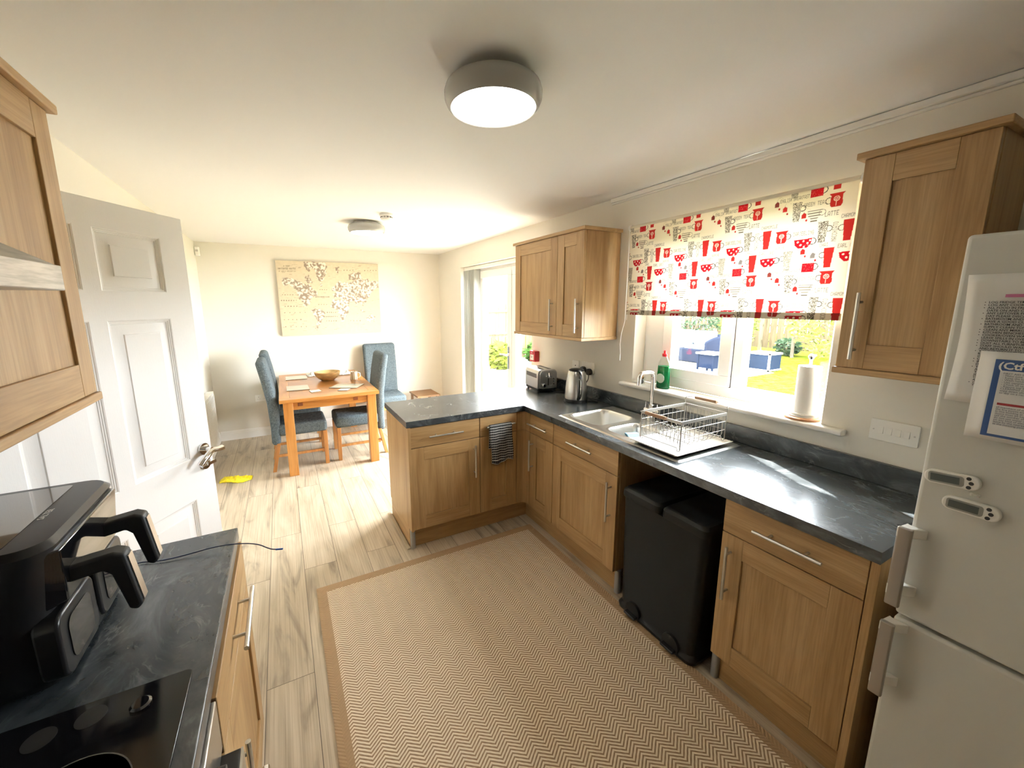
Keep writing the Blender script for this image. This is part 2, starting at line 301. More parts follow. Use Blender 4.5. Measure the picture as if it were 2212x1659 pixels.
def frame(o, x, y): # matrix from origin, x axis, y axis
    x = Vector(x).normalized(); y = Vector(y).normalized(); z = x.cross(y); o = Vector(o)
    return Matrix(((x.x, y.x, z.x, o.x), (x.y, y.y, z.y, o.y), (x.z, y.z, z.z, o.z), (0, 0, 0, 1)))

# ------------------------------------------------------------------ room shell
ZC = 2.353; XL = -2.906; YF = 5.712; YB = -1.35; TW = .30
fl = struct('floor', B(XL-.12, YB-.1, -.08, TW, YF+.1, 0), floor_mat(), 'grey-beige wood-effect laminate floor of the kitchen diner', 'floor')
struct('ceiling', B(XL-.12, YB-.1, ZC, TW, YF+.1, ZC+.1), ceil_m, 'plain white painted ceiling', 'ceiling')
WY0, WY1, WZ0, WZ1 = .849, 1.959, 1.077, 2.112
DY0, DY1, DZ = 3.221, 4.915, 2.106
mb = MB()
mb.box(0, YB-.1, 0, TW, WY0, ZC); mb.box(0, WY0, 0, TW, WY1, WZ0); mb.box(0, WY0, WZ1, TW, WY1, ZC); mb.box(0, WY1, 0, TW, DY0, ZC); mb.box(0, DY0, DZ, TW, DY1, ZC); mb.box(0, DY1, 0, TW, YF+.1, ZC)
struct('wall_right', mb, white_wall, 'warm off-white wall with the sink window and the patio doors')
struct('wall_back', B(XL-.12, YF, 0, 0, YF+.1, ZC), white_wall, 'far off-white wall with the map canvas')
HY0, HY1 = 1.49, 2.27
mb = MB(); mb.box(XL-.12, YB-.1, 0, XL, HY0, ZC); mb.box(XL-.12, HY0, 2.0, XL, HY1, ZC); mb.box(XL-.12, HY1, 0, XL, YF, ZC)
struct('wall_left', mb, white_wall, 'left off-white wall behind the open white door')
struct('wall_front', B(XL, YB-.1, 0, 0, YB, ZC), white_wall, 'off-white wall at the near end of the kitchen')
mb = MB(); mb.box(XL-1.2, HY0-.3, -.08, XL-.12, HY1+.3, 0); mb.box(XL-1.3, HY0-.3, 0, XL-1.2, HY1+.3, 2.4); mb.box(XL-1.2, HY0-.4, 0, XL-.12, HY0-.3, 2.4); mb.box(XL-1.2, HY1+.3, 0, XL-.12, HY1+.4, 2.4); mb.box(XL-1.2, HY0-.3, 2.353, XL-.12, HY1+.3, 2.4)
struct('wall_hall', mb, white_wall, 'hallway walls beyond the open door')
mb = MB()
for y0, y1 in ((HY0-.055, HY0+.0), (HY1-.0, HY1+.06)): mb.box(XL, y0, 0, XL+.016, y1, 2.06)
mb.box(XL, HY0-.055, 2.0, XL+.016, HY1+.06, 2.06); mb.box(XL-.12, HY0, 0, XL, HY0+.012, 2.0); mb.box(XL-.12, HY1-.012, 0, XL, HY1, 2.0); mb.box(XL-.12, HY0, 1.988, XL, HY1, 2.0)
struct('trim_1', mb, gloss_white, 'white architrave around the hall doorway', 'trim', bevel=.003)
def skirting(name, x0, y0, x1, y1, n, label):
    mb = MB(); h = .115
    prof = [(0, 0), (.018, 0), (.018, h-.035), (.013, h-.028), (.013, h-.012), (.007, h), (0, h)]
    L_ = math.hypot(x1-x0, y1-y0); mb.T = frame((x0, y0, 0), (x1-x0, y1-y0, 0), (0, 0, 1))
    poly = [(z, d) for d, z in prof]
    nn = Vector((n[0], n[1], 0)); u = Vector((x1-x0, y1-y0, 0)).normalized(); mb.T = Matrix(((u.x, 0, nn.x, x0), (u.y, 0, nn.y, y0), (0, 1, 0, 0), (0, 0, 0, 1)))
    mb.prism(poly, 0, 0, L_)
    struct(name, mb, gloss_white, label, 'skirting board')
skirting('baseboard_back', XL+.02, YF, -.001, YF, (0, -1), 'white skirting board along the far wall')
skirting('baseboard_left', XL, HY1+.062, XL, YF-.0, (1, 0), 'white skirting board along the left wall')
skirting('baseboard_right', 0, DY1+.0, 0, YF-.02, (-1, 0), 'white skirting board right of the far corner')
mb = MB(); mb.box(-.022, .3, ZC-.028, -.0, 2.22, ZC-.002); mb.box(-.012, .3, ZC-.04, 0, 2.22, ZC-.028)
struct('trim_2', mb, gloss_white, 'white cable trunking under the ceiling above the sink window', 'trunking', bevel=.004)

# ------------------------------------------------------------------ window_1
wn = thing('window_1', 'white framed kitchen window behind the sink', 'window', (.15, 1.4, WZ0), kind='structure')
FX0, FX1 = .10, .17
mb = MB(); rect(mb, FX0, FX1, WY0+.001, WY1-.001, WZ0+.026, WZ1-.001, .045, .16, .072, .06); mb.box(FX0, 1.285, 1.175, FX1, 1.345, WZ1-.061)
mb.build('window_frame', upvc, wn, bevel=.004)
mb = MB(); a0, a1, z0, z1 = 1.338, 1.797, 1.170, WZ1-.05
rect(mb, FX0-.02, FX1-.01, a0, a1, z0, z1, .07, .07, .062, .065)
mb.build('casement', upvc, wn, bevel=.004)
gk = mat('rubber_gasket', (.03, .03, .035, 1), .6)
def ring(mb, x, y0, y1, z0, z1, t):
    mb.box(x, y0, z0, x+.004, y0+t, z1); mb.box(x, y1-t, z0, x+.004, y1, z1); mb.box(x, y0, z0, x+.004, y1, z0+t); mb.box(x, y0, z1-t, x+.004, y1, z1)
mb = MB(); ring(mb, FX0-.003, a0-.003, a1+.003, z0-.003, z1+.003, .004); ring(mb, FX0+.02, a0+.066, a1-.066, z0+.058, z1-.06, .005); ring(mb, FX0+.02, WY0+.042, 1.289, 1.172, WZ1-.056, .005)
mb.build('gasket', gk, wn)
MB().box(.135, a0+.06, z0+.05, .139, a1-.06, z1-.05).build('glass_pane', GLASS, wn)
MB().box(.135, WY0+.04, 1.17, .139, 1.29, WZ1-.05).build('glass_pane', GLASS, wn)
sl = MB().rbox(-.052, .756, 1.077, -.0, 2.03, 1.102, .011, 1); sl.box(-.005, WY0+.001, 1.078, FX0+.005, WY1-.001, 1.102)
struct('window_sill', sl, gloss_white, 'white painted window sill above the worktop', 'window sill')

# ------------------------------------------------------------------ patio doors
pdz = thing('door_2', 'white glazed patio doors leading to the garden', 'patio doors', (.15, 4.06, 0), kind='structure')
mb = MB(); X0, X1 = .12, .19
rect(mb, X0, X1, DY0+.001, DY1-.001, .0005, DZ-.001, .04, .06, .04, .066); mb.box(X0, 4.577, .0405, X1, 4.64, DZ-.067)
mb.build('door_frame', upvc, pdz, bevel=.004)
for y0, y1 in ((3.80, 4.575), (3.255, 3.785)):
    mb = MB(); x0, x1 = X0-.012, X1-.01
    rect(mb, x0, x1, y0, y1, .042, 2.038, .085, .085, .09, .09)
    lf = mb.build('door_leaf', upvc, pdz, bevel=.005)
    MB().box(.15, y0+.07, .11, .154, y1-.07, 1.97).build('glass_pane', GLASS, lf)
    if y0 > 3.7:
        mb = MB(); mb.box(x0-.01, y0+.025, .92, x0, y0+.055, 1.17); mb.tube([(x0-.005, y0+.04, 1.08), (x0-.05, y0+.04, 1.08), (x0-.055, y0+.09, 1.08), (x0-.055, y0+.15, 1.078)], .009, 10)
        mb.build('door_handle', chrome, lf)
        mb = MB(); mb.box(x0+.01, y0-.012, .3, x0+.016, y0+.003, 2.0); mb.build('lock_strip', mat('grey_metal', (.3, .3, .3, 1), .4, .8), lf)
MB().box(.15, 4.63, .04, .154, 4.86, 2.05).build('glass_pane', GLASS, pdz)
vb = thing('vertical_blind', 'grey vertical slat blind drawn back beside the patio doors', 'blind', (.06, 4.7, 2.08))
MB().box(.045, 3.27, 2.062, .085, 4.90, 2.10).build('head_rail', plastic_w, vb)
vm_ = mat('grey_blind_fabric', srgb(176, 178, 172), .8, bump=.2, bscale=300)
for i in range(8):
    y = 4.86-.042*i; a = R(-62+4*math.sin(i*2.1)); c, s_ = math.cos(a)*.052, math.sin(a)*.052
    mb = MB(); x = .065
    mb.grid(lambda u, v: (x-abs(s_)*(2*u-1)*.9+.004*math.sin(3*u), y+c*(2*u-1)*.6, .04+2.02*v), 4, 1); mb.build('slat', vm_, vb, solid=.0012)

# ------------------------------------------------------------------ white six-panel door (hall)
dr = thing('door_1', 'white six-panel internal door standing open into the kitchen', 'door', (-2.866, 1.482, 0), 0, kind='structure')
ud = Vector((.236, .357, 0)).normalized(); nd = Vector((ud.y, -ud.x, 0))  # nd faces the kitchen
TD = Matrix(((ud.x, nd.x, 0, -2.866), (ud.y, nd.y, 0, 1.482), (0, 0, 1, 0), (0, 0, 0, 1)))
rows = [(.22, .816), (.996, 1.593), (1.693, 1.90)]; cols_ = [(.112, .352), (.409, .652)]
mb = MB(); mb.T = TD
ys = [0, .112, .352, .409, .652, .762]; zs = [.008, .22, .816, .996, 1.593, 1.693, 1.90, 1.99]
for i in range(5):
    for j in range(7):
        if i in (1, 3) and j in (1, 3, 5): continue
        mb.box(ys[i], -.0405, zs[j], ys[i+1], -.0005, zs[j+1])
for (a, b) in cols_:
    for (c, d) in rows:
        for sgn, f0 in ((1, -.0005), (-1, -.0405)):
            steps = [(0, 0), (.004, -.0015), (.005, -.004), (.009, -.0045), (.010, -.007), (.014, -.0075), (.015, -.010), (.050, -.0045), (.052, -.001), (.054, -.0005)]
            for (d0, h0), (d1, h1) in zip(steps, steps[1:]):
                A = [(a+d0, f0+sgn*h0, c+d0), (b-d0, f0+sgn*h0, c+d0), (b-d0, f0+sgn*h0, d-d0), (a+d0, f0+sgn*h0, d-d0)]
                Bq = [(a+d1, f0+sgn*h1, c+d1), (b-d1, f0+sgn*h1, c+d1), (b-d1, f0+sgn*h1, d-d1), (a+d1, f0+sgn*h1, d-d1)]
                mb.add(A+Bq, [(k, (k+1) % 4, 4+(k+1) % 4, 4+k) for k in range(4)])
            dd, hh = steps[-1]; mb.add([(a+dd, f0+sgn*hh, c+dd), (b-dd, f0+sgn*hh, c+dd), (b-dd, f0+sgn*hh, d-dd), (a+dd, f0+sgn*hh, d-dd)], [(0, 1, 2, 3)])
mb.build('door_leaf', door_white, dr, angle=20)
mb = MB(); mb.T = TD; mb.cyl((.716, 0, 1.021), (.716, .009, 1.021), .026, n=32); mb.cyl((.716, .009, 1.021), (.716, .045, 1.021), .010)
mb.tube([(.716, .043, 1.018), (.745, .05, 1.012), (.77, .05, 1.012)][::-1]+[(.69, .048, 1.006), (.665, .046, .99), (.645, .044, .972)], .0085, 12, smooth=2, flat=1.5)
mb.build('door_handle', chrome, dr)
mb = MB(); mb.T = TD; mb.cyl((.716, 0, .955), (.716, .008, .955), .026, n=32); mb.cyl((.716, .008, .955), (.716, .02, .955), .013); mb.rbox(.706, .015, .948, .752, .026, .962, .003, 1)
mb.build('thumb_turn', chrome, dr)
mb = MB(); mb.T = TD
for z in (.22, 1.0, 1.78): mb.cyl((.0, .006, z-.05), (.0, .006, z+.05), .006)
mb.build('hinge', chrome, dr)

# ------------------------------------------------------------------ cabinets
def handle(cab, door, T, a, z0, z1, horiz, name='handle', out=.034, dia=.006):
    """bar handle; a/z in the front's own plane coordinates (a along, d outwards, z up)"""
    mb = MB(); mb.T = T
    if horiz:
        mb.cyl((z0, out, a), (z1, out, a), dia, n=14)
        for q in (z0+.025+.12*(z1-z0), z1-.025-.12*(z1-z0)): mb.cyl((q, 0, a), (q, out, a), dia*.75, n=10)
    else:
        mb.cyl((a, out, z0), (a, out, z1), dia, n=14)
        for q in (z0+.032, z1-.032): mb.cyl((a, 0, q), (a, out, q), dia*.75, n=10)
    return mb.build(name, satin, door)
def shaker(T, a0, a1, z0, z1, hax, st=.085, rl=.088, t=.02):
    mb = MB(); mb.T = T; s = st; r = rl
    mb.box(a0, -t, z0, a0+s, 0, z1, m=0); mb.box(a1-s, -t, z0, a1, 0, z1, m=0)
    mb.box(a0+s, -t, z0, a1-s, -.0002, z0+r, m=1); mb.box(a0+s, -t, z1-r, a1-s, -.0002, z1, m=1)
    mb.box(a0+s-.002, -t, z0+r-.002, a1-s+.002, -.008, z1-r+.002, m=0)
    return mb
def front_T(o, along, out): # local (a, d, z)
    u = Vector(along); n = Vector(out); return Matrix(((u.x, n.x, 0, o[0]), (u.y, n.y, 0, o[1]), (0, 0, 1, 0), (0, 0, 0, 1)))
CARC = mat('carcass_board', srgb(186, 150, 106), .5)
def cabinet(name, label, T, a0, a1, depth, hax, ca, hd=None, hr=None, z_split=.720, ztop=.861, zbot=.144, st=.085, extra=None, group=None):
    """T maps (a,d,z); front plane d=0 ; carcass behind"""
    c = T @ Vector(((a0+a1)/2, -depth/2, zbot)); t = thing(name, label, 'base cabinet', tuple(c), group=group)
    mb = MB(); mb.T = T; D0 = -.021
    mb.box(a0, -depth, zbot, a0+.018, D0, ztop); mb.box(a1-.018, -depth, zbot, a1, D0, ztop); mb.box(a0+.018, -depth, zbot, a1-.018, D0, zbot+.018); extra or mb.box(a0+.018, -depth, ztop-.018, a1-.018, D0-.0, ztop); mb.box(a0+.018, -depth, zbot+.018, a1-.018, -depth+.01, ztop-.018)
    mb.build('carcass', OAK[2], t)
    g = .0015; dw = MB(); dw.T = T; dw.box(a0+g, -.02, z_split+.002, a1-g, 0, ztop-.001)
    d = dw.build('drawer_front', OAK[hax], t, bevel=.002)
    if hd: handle(t, d, T, .793, hd[0], hd[1], True)
    e = shaker(T, a0+g, a1-g, zbot, z_split-.002, hax, st=st).build('door', [OAK[2], OAK[hax]], t, bevel=.0015)
    if hr is not None: handle(t, e, T, hr, .443, .676, False)
    return t
# window run: faces -X. a runs along +Y
TR = front_T((-.581, 0), (0, 1, 0), (-1, 0, 0)); DEP = .56
cabinet('base_cabinet', 'narrow oak base cabinet in the inner corner left of the sink cabinet', TR, 2.068, 2.35, DEP, 1, 0, hd=(2.106, 2.334), hr=2.308, st=.082)
cabinet('base_cabinet', 'oak base cabinet under the sink, left of the black pedal bin', TR, 1.483, 2.066, DEP, 1, 0, hd=(1.665, 1.889), hr=1.527, extra=True)
e_ = cabinet('base_cabinet', 'oak base cabinet between the black pedal bin and the white fridge', TR, .440, .898, DEP, 1, 0, hd=(.547, .768), hr=.855)
MB().box(-.583, .416, .0, -.02, .4385, .868).build('end_panel', OAK[2], e_, bevel=.001)
# peninsula: faces -Y. a runs along -X from x=-.645
TP = front_T((0, 2.425), (-1, 0, 0), (0, -1, 0))
pb = cabinet('base_cabinet', 'narrow oak peninsula cabinet with the chequered towel on its drawer', TP, .646, .949, .55, 0, 0, hd=(.679, .909), hr=None, st=.088)
pa = cabinet('base_cabinet', 'wide oak peninsula cabinet at the free end of the worktop', TP, .951, 1.446, .55, 0, 0, hd=(1.089, 1.328), hr=.998)
mb = MB(); mb.box(-1.466, 2.41, .144, -1.447, 2.985, .868); mb.build('end_panel', OAK[2], pa, bevel=.001)
MB().box(-1.463, 2.479, .0, -1.452, 2.975, .142).build('end_plinth', OAK[1], pa)
MB().box(-1.447, 2.9752, .0, -.02, 2.99, .868).build('back_panel', OAK[2], pa)
cp = thing('corner_post', 'curved oak corner post where the peninsula meets the sink run', 'cabinet panel', (-.6, 2.4, .144))
mb = MB(); poly = [(-.644, 2.444), (-.644, 2.426)]+[(-.617+.036*math.sin(R(q))-.0, 2.39+.036*math.cos(R(q))) for q in (0, 15, 30, 45, 60, 75, 90)]+[(-.581, 2.352), (-.561, 2.352), (-.561, 2.444)]
mb.prism(poly, 2, .144, .719); mb.build('lower_post', OAK[2], cp); MB().prism(poly, 2, .722, .861).build('upper_post', OAK[2], cp)
def plinth(name, label, boxes, caps, m):
    t = thing(name, label, 'plinth', (boxes[0][0], boxes[0][1], 0)); mb = MB()
    for b in boxes: mb.box(*b)
    mb.build('plinth_board', m, t)
    for x, y in caps: MB().rbox(x-.016, y-.016, .0, x+.016, y+.016, .1425, .012).build('corner_cap', alu, t)
    return t
plinth('plinth', 'oak plinth board beneath the peninsula cabinets', [(-1.43, 2.475, 0, -.52, 2.49, .1425)], [(-1.448, 2.462)], OAK[0])
plinth('plinth', 'oak plinth board beneath the sink run cabinets', [(-.53, 1.50, 0, -.515, 2.474, .1425)], [(-.535, 1.487)], OAK[1])
plinth('plinth', 'oak plinth board beneath the cabinet beside the fridge', [(-.53, .452, 0, -.515, .885, .1425)], [(-.535, .893)], OAK[1])
tag(MB().box(-1.492, 2.45, 0, -1.468, 3.0, .012).build('floor_trim_strip', mat('scotia_wood', srgb(176, 160, 136), .5), bevel=.004, seg=3), 'pale wooden floor beading along the foot of the peninsula end', 'floor trim')
# left run: faces +X. a along +Y
TL = front_T((-2.300, 0), (0, 1, 0), (1, 0, 0))
lc = cabinet('base_cabinet', 'oak base cabinet under the air fryer by the open door', TL, .866, 1.4845, .56, 1, 0, hd=(1.06, 1.31), hr=.915)
plinth('plinth', 'oak plinth board beneath the air fryer cabinet', [(-2.36, .86, 0, -2.345, 1.48, .1425)], [], OAK[1])
ov = thing('built_in_oven', 'black glass built-in oven with steel fascia beside the air fryer cabinet', 'oven', (-2.6, .56, 0))
B(-2.86, .268, .12, -2.322, .862, .865).build('oven_body', mat('dark_metal', (.05, .05, .05, 1), .5, .5), ov)
B(-2.3215, .268, .750, -2.300, .858, .862).build('control_panel', steel, ov, bevel=.002)
od = B(-2.3215, .268, .15, -2.268, .846, .742).build('oven_door', plastic_k, ov, bevel=.002)
B(-2.2678, .268, .15, -2.2635, .846, .742).build('front_glass', steel, od)
mb = MB(); mb.rbox(-2.236, .300, .660, -2.220, .83, .690, .006, 1); mb.box(-2.263, .33, .668, -2.236, .35, .684); mb.box(-2.263, .79, .668, -2.236, .81, .684); mb.build('handle', chrome, od)
for i in range(4):
    MB().cyl((-2.300, .36+.13*i, .80), (-2.278, .36+.13*i, .80), .017, .015, n=24).build('control_knob', plastic_k, ov)
lc2 = cabinet('base_cabinet', 'oak base cabinet on the near side of the oven', TL, -.4, .266, .56, 1, 0, hd=(-.2, .05), hr=.2)

# worktops
wt = MB(); Z0, Z1 = .87, .91
wt.box(-.6, .414, Z0, -.002, 1.20, Z1); wt.box(-.6, 1.20, Z0, -.525, 2.045, Z1); wt.box(-.075, 1.20, Z0, -.002, 2.045, Z1); wt.box(-.6, 2.045, Z0, -.002, 2.992, Z1); wt.box(-1.475, 2.405, Z0, -.6, 2.992, Z1)
tag(wt.build('worktop', SLATE, origin=(-.6, 2, .87)), 'dark slate-effect L-shaped worktop running under the window and over the peninsula', 'worktop')
up = MB(); up.box(-.022, .414, .9102, -.002, 3.10, 1.0); tag(up.build('worktop_upstand', SLATE, origin=(-.01, 1.6, .91), bevel=.002), 'slate-effect upstand strip along the wall behind the sink', 'upstand')
wl = MB(); wl.box(XL+.002, -.45, Z0, -2.306, 1.488, Z1); tag(wl.build('worktop', SLATE, origin=(-2.6, .5, .87), bevel=.003), 'dark slate-effect worktop on the left carrying the hob and air fryer', 'worktop')

# wall cabinets
def wall_cab(label, a0, a1, doors, T, depth, hax, handles, grp=None, z0=1.387, z1=2.138, swap=False):
    c = T @ Vector(((a0+a1)/2, -depth/2, z0)); t = thing('wall_cabinet', label, 'wall cabinet', tuple(c))
    mb = MB(); mb.T = T; zz0, zz1 = z0+.022, z1-.022
    mb.box(a0, -depth, zz0, a1, -.0205, zz1); mb.build('carcass', OAK[2], t, bevel=.001)
    for (d0, d1), h in zip(doors, handles):
        d = shaker(T, d0+.0015, d1-.0015, zz0+.001, zz1-.001, hax, st=.078, rl=.085).build('door', [OAK[2], OAK[hax]], t, bevel=.0015)
        if h is not None: handle(t, d, T, h, 1.443, 1.674, False, out=.03)
    mb = MB(); mb.T = T; mb.box(a0-.018, -depth, zz1, a1+.018, .016, z1); mb.build('cornice', OAK[hax], t, bevel=.003)
    mb = MB(); mb.T = T; mb.box(a0-.006, -depth, z0, a1+.006, .008, zz0); mb.build('light_rail', OAK[hax], t, bevel=.003)
    return t
TA = front_T((-.320, 0), (0, 1, 0), (-1, 0, 0))
wall_cab('two-door oak wall cabinet between the patio doors and the cup-print blind', 2.125, 3.0, [(2.416, 3.0), (2.125, 2.416)], TA, .318, 1, [2.462, 2.168])
wall_cab('single-door oak wall cabinet beside the window, above the white fridge', .405, .705, [(.405, .705)], TA, .318, 1, [.655])
TLw = front_T((-2.586, 0), (0, 1, 0), (1, 0, 0))
wall_cab('oak wall cabinet at top left next to the steel cooker hood', .872, 1.472, [(.872, 1.472)], TLw, .318, 1, [None])

# ------------------------------------------------------------------ cooker hood
hd = thing('cooker_hood', 'brushed steel chimney cooker hood above the hob', 'cooker hood', (-2.65, .54, 1.66))
hz0, hz1 = 1.666, 1.702; hy0, hy1 = .24, .840; hx = -2.400
mb = MB(); mb.box(XL+.002, hy0, hz0, hx, hy1, hz1); hs_ = mat('hood_steel', (.44, .43, .41, 1), .36, 1, var=.18, vscale=3, stretch=(6, 6, 60)); mb.build('canopy_rim', hs_, hd, bevel=.0015)
mb = MB(); mb.hexa([(XL+.003, hy0+.004, hz1), (hx-.004, hy0+.004, hz1), (hx-.004, hy1-.004, hz1), (XL+.003, hy1-.004, hz1)], [(XL+.003, .42, 1.86), (-2.65, .42, 1.86), (-2.65, .66, 1.86), (XL+.003, .66, 1.86)]); mb.build('canopy', hs_, hd)
B(XL+.003, .425, 1.86, -2.655, .655, ZC-.001).build('chimney', steel, hd)
B(XL+.05, hy0+.05, hz0-.004, hx-.05, hy1-.05, hz0).build('grease_filter', alu, hd)

# ------------------------------------------------------------------ hob
hb = thing('induction_hob', 'black glass hob set in the left worktop', 'hob', (-2.6, .62, .91))
MB().rbox(-2.852, .330, .9102, -2.338, .905, .916, .012).build('hob_glass', mat('hob_black', (.005, .005, .006, 1), .12), hb, bevel=.001)
tex_k = mat('speckled_grey_print', (.018, .017, .016, 1), .5)
for x, y in ((-2.482, .868), (-2.545, .858)): MB().cyl((x, y, .916), (x, y, .9166), .022, n=32).build('printed_dot', tex_k, hb)
MB().lathe([(0, 0), (.016, 0), (.0165, .004), (.0125, .007), (0, .007)], (-2.409, .853, .9161), 28).build('control_knob', gloss_k, hb)
def ringm(c, r, t, n=48): return MB().lathe([(r, 0), (r, .0004), (r-t, .0004), (r-t, 0)], c, n)
for x, y, r in ((-2.47, .70, .085), (-2.72, .72, .07), (-2.47, .47, .07), (-2.72, .47, .1)): ringm((x, y, .9161), r, .002).build('cooking_zone_ring', mat('ring_print', (.09, .085, .08, 1), .5), hb)

# ------------------------------------------------------------------ air fryer
af = thing('air_fryer', 'black twin-drawer air fryer standing on the left worktop', 'air fryer', (-2.7, 1.14, .91))
ay0, ay1 = .955, 1.318; az0, az1 = .922, 1.212
mb = MB(); n = 6
secs = [(-2.548, az0, .014), (-2.542, .95, 0), (-2.553, 1.07, 0), (-2.540, 1.18, 0), (-2.532, az1-.012, 0), (-2.540, az1, .012)]
vs = []
def outline(xf, ins):
    r = .045; x0, x1, y0, y1 = -2.885+ins, xf-ins*0, ay0+ins, ay1-ins; out = []
    for cx, cy, st in ((x1-r, y1-r, 0), (x0+r, y1-r, 90), (x0+r, y0+r, 180), (x1-r, y0+r, 270)):
        out += [(cx+r*math.cos(R(st+90*i/n)), cy+r*math.sin(R(st+90*i/n))) for i in range(n+1)]
    return out
for xf, z, ins in secs: vs += [(x, y, z) for x, y in outline(xf, ins)]
K = 4*(n+1); fs = [tuple(range(K))[::-1], tuple(range(len(vs)-K, len(vs)))]
for j in range(len(secs)-1): fs += [(j*K+i, j*K+(i+1) % K, (j+1)*K+(i+1) % K, (j+1)*K+i) for i in range(K)]
mb.add(vs, fs); mb.build('housing', mat('satin_black', (.012, .012, .013, 1), .3), af, angle=30)
MB().rbox(-2.85, ay0+.03, az1-.0004, -2.60, ay1-.03, az1+.0015, .01).build('top_panel', gloss_k, af)
text('maker_lettering', 'SALTER', .015, frame((-2.586, 1.10, az1+.0006), (0, 1, 0), (-1, 0, 0)), mat('print_white', (.75, .75, .72, 1), .5), af)
MB().hexa([(-2.56, ay0+.022, 1.075), (-2.5335, ay0+.05, 1.075), (-2.5335, ay1-.05, 1.075), (-2.56, ay1-.022, 1.075)], [(-2.56, ay0+.016, 1.190), (-2.526, ay0+.034, 1.190), (-2.526, ay1-.034, 1.190), (-2.56, ay1-.016, 1.190)]).build('control_panel', gloss_k, af, bevel=.003)
for dy, xo in ((1.035, -.002), (1.212, -.012)):
    w2 = .08
    mb = MB(); mb.rbox(-2.575, dy-w2, .935, -2.536, dy+w2, 1.068, .025, 0); dd = mb.build('drawer', mat('satin_black', (0,)*4), af, bevel=.006, seg=3)
    MB().rbox(-2.54, dy-w2+.03, .955, -2.534, dy+w2-.03, 1.045, .02, 0).build('drawer_window', gloss_k, dd)
    g_ = [(-2.55, 1.100), (-2.55, 1.135), (-2.462+xo, 1.146), (-2.444+xo, 1.138), (-2.428+xo, 1.018), (-2.438+xo, 1.006), (-2.452+xo, 1.012), (-2.470+xo, 1.098), (-2.482+xo, 1.110)]
    h = MB().prism(g_, 1, dy-.019, dy+.019).build('handle', plastic_km, dd, bevel=.006, seg=3)
    MB().hexa([(-2.4285+xo, dy-.012, 1.024), (-2.4265+xo, dy-.012, 1.024), (-2.4265+xo, dy+.012, 1.024), (-2.4285+xo, dy+.012, 1.024)], [(-2.4425+xo, dy-.012, 1.130), (-2.4405+xo, dy-.012, 1.130), (-2.4405+xo, dy+.012, 1.130), (-2.4425+xo, dy+.012, 1.130)]).build('steel_strip', steel, h)
for x in (-2.85, -2.6):
    for y in (1.0, 1.27): MB().cyl((x, y, .9102), (x, y, .923), .012).build('foot', plastic_k, af)

# cable
mb = MB(); mb.tube([(-2.60, 1.34, .914), (-2.556, 1.405, .914), (-2.488, 1.375, .914), (-2.42, 1.372, .916), (-2.36, 1.366, .924), (-2.302, 1.336, .935), (-2.24, 1.30, .938), (-2.205, 1.262, .930), (-2.187, 1.253, .929)], .0016, 8, smooth=2)
cb_ = thing('charging_cable', 'thin dark blue cable trailing over the left worktop edge', 'cable', (-2.4, 1.37, .91))
mb.build('lead', mat('navy_rubber', (.01, .018, .09, 1), .4), cb_)
MB().cyl((-2.190, 1.254, .929), (-2.172, 1.246, .930), .0024).build('plug_tip', mat('blue_plastic', (.03, .12, .5, 1), .4), cb_)

# ------------------------------------------------------------------ sink (height field)
def sdrr(x, y, cx, cy, hx_, hy_, r):
    qx = abs(x-cx)-hx_+r; qy = abs(y-cy)-hy_+r
    return math.hypot(max(qx, 0), max(qy, 0))+min(max(qx, qy), 0)-r
def sstep(t): t = min(1, max(0, t)); return t*t*(3-2*t)
SX0, SX1, SY0, SY1 = -.543, -.057, 1.152, 2.072
def sinkz(x, y):
    z = .9165
    d1 = sdrr(x, y, -.33, 1.895, .165, .143, .06); d2 = sdrr(x, y, -.36, 1.595, .125, .095, .05); d3 = sdrr(x, y, -.30, 1.31, .20, .125, .02)
    z -= .155*sstep(-d1/.022)+.0; z -= .12*sstep(-d2/.022)
    if d3 < 0: z -= .004*sstep(-d3/.01)*(1+.4*math.sin(x*2*PI/.02))
    for d in (d1, d2): z += .0025*math.exp(-((d-.008)/.005)**2)
    e = sdrr(x, y, (SX0+SX1)/2, (SY0+SY1)/2, (SX1-SX0)/2, (SY1-SY0)/2, .02)
    z -= .006*sstep((e+.012)/.012)
    return z
sk = thing('kitchen_sink', 'stainless steel one-and-a-half bowl sink set in the worktop under the window', 'sink', (-.3, 1.6, .91))
mb = MB(); mb.grid(lambda u, v: (SX0+(SX1-SX0)*u, SY0+(SY1-SY0)*v, sinkz(SX0+(SX1-SX0)*u, SY0+(SY1-SY0)*v)), 110, 210)
mb.build('sink_top', mat('sink_steel', (.80, .79, .76, 1), .3, 1, bump=.02, bscale=200), sk, angle=60)
MB().lathe([(0, .001), (.02, .001), (.034, .003), (.036, 0)], (-.36, 1.60, .7985), 28).build('plug_hole', chrome, sk)
MB().lathe([(0, .001), (.02, .001), (.034, .003), (.036, 0)], (-.33, 1.895, .7635), 28).build('plug_hole', chrome, sk)
tp = thing('kitchen_tap', 'tall square-necked chrome mixer tap behind the sink bowls', 'tap', (-.085, 1.712, .917))
mb = MB(); cx, cy = -.083, 1.712
mb.lathe([(.024, 0), (.024, .012), (.017, .018), (.0165, .085), (.018, .09), (.012, .095)], (cx, cy, .9165), 24)
mb.tube([(cx, cy, 1.0), (cx, cy, 1.10), (cx, cy, 1.19), (cx-.008, cy, 1.212), (cx-.03, cy+.0, 1.219), (cx-.085, cy, 1.222), (cx-.112, cy, 1.215), (cx-.122, cy, 1.195), (cx-.124, cy, 1.145)], .013, 14, smooth=2)
mb.build('spout', chrome, tp)
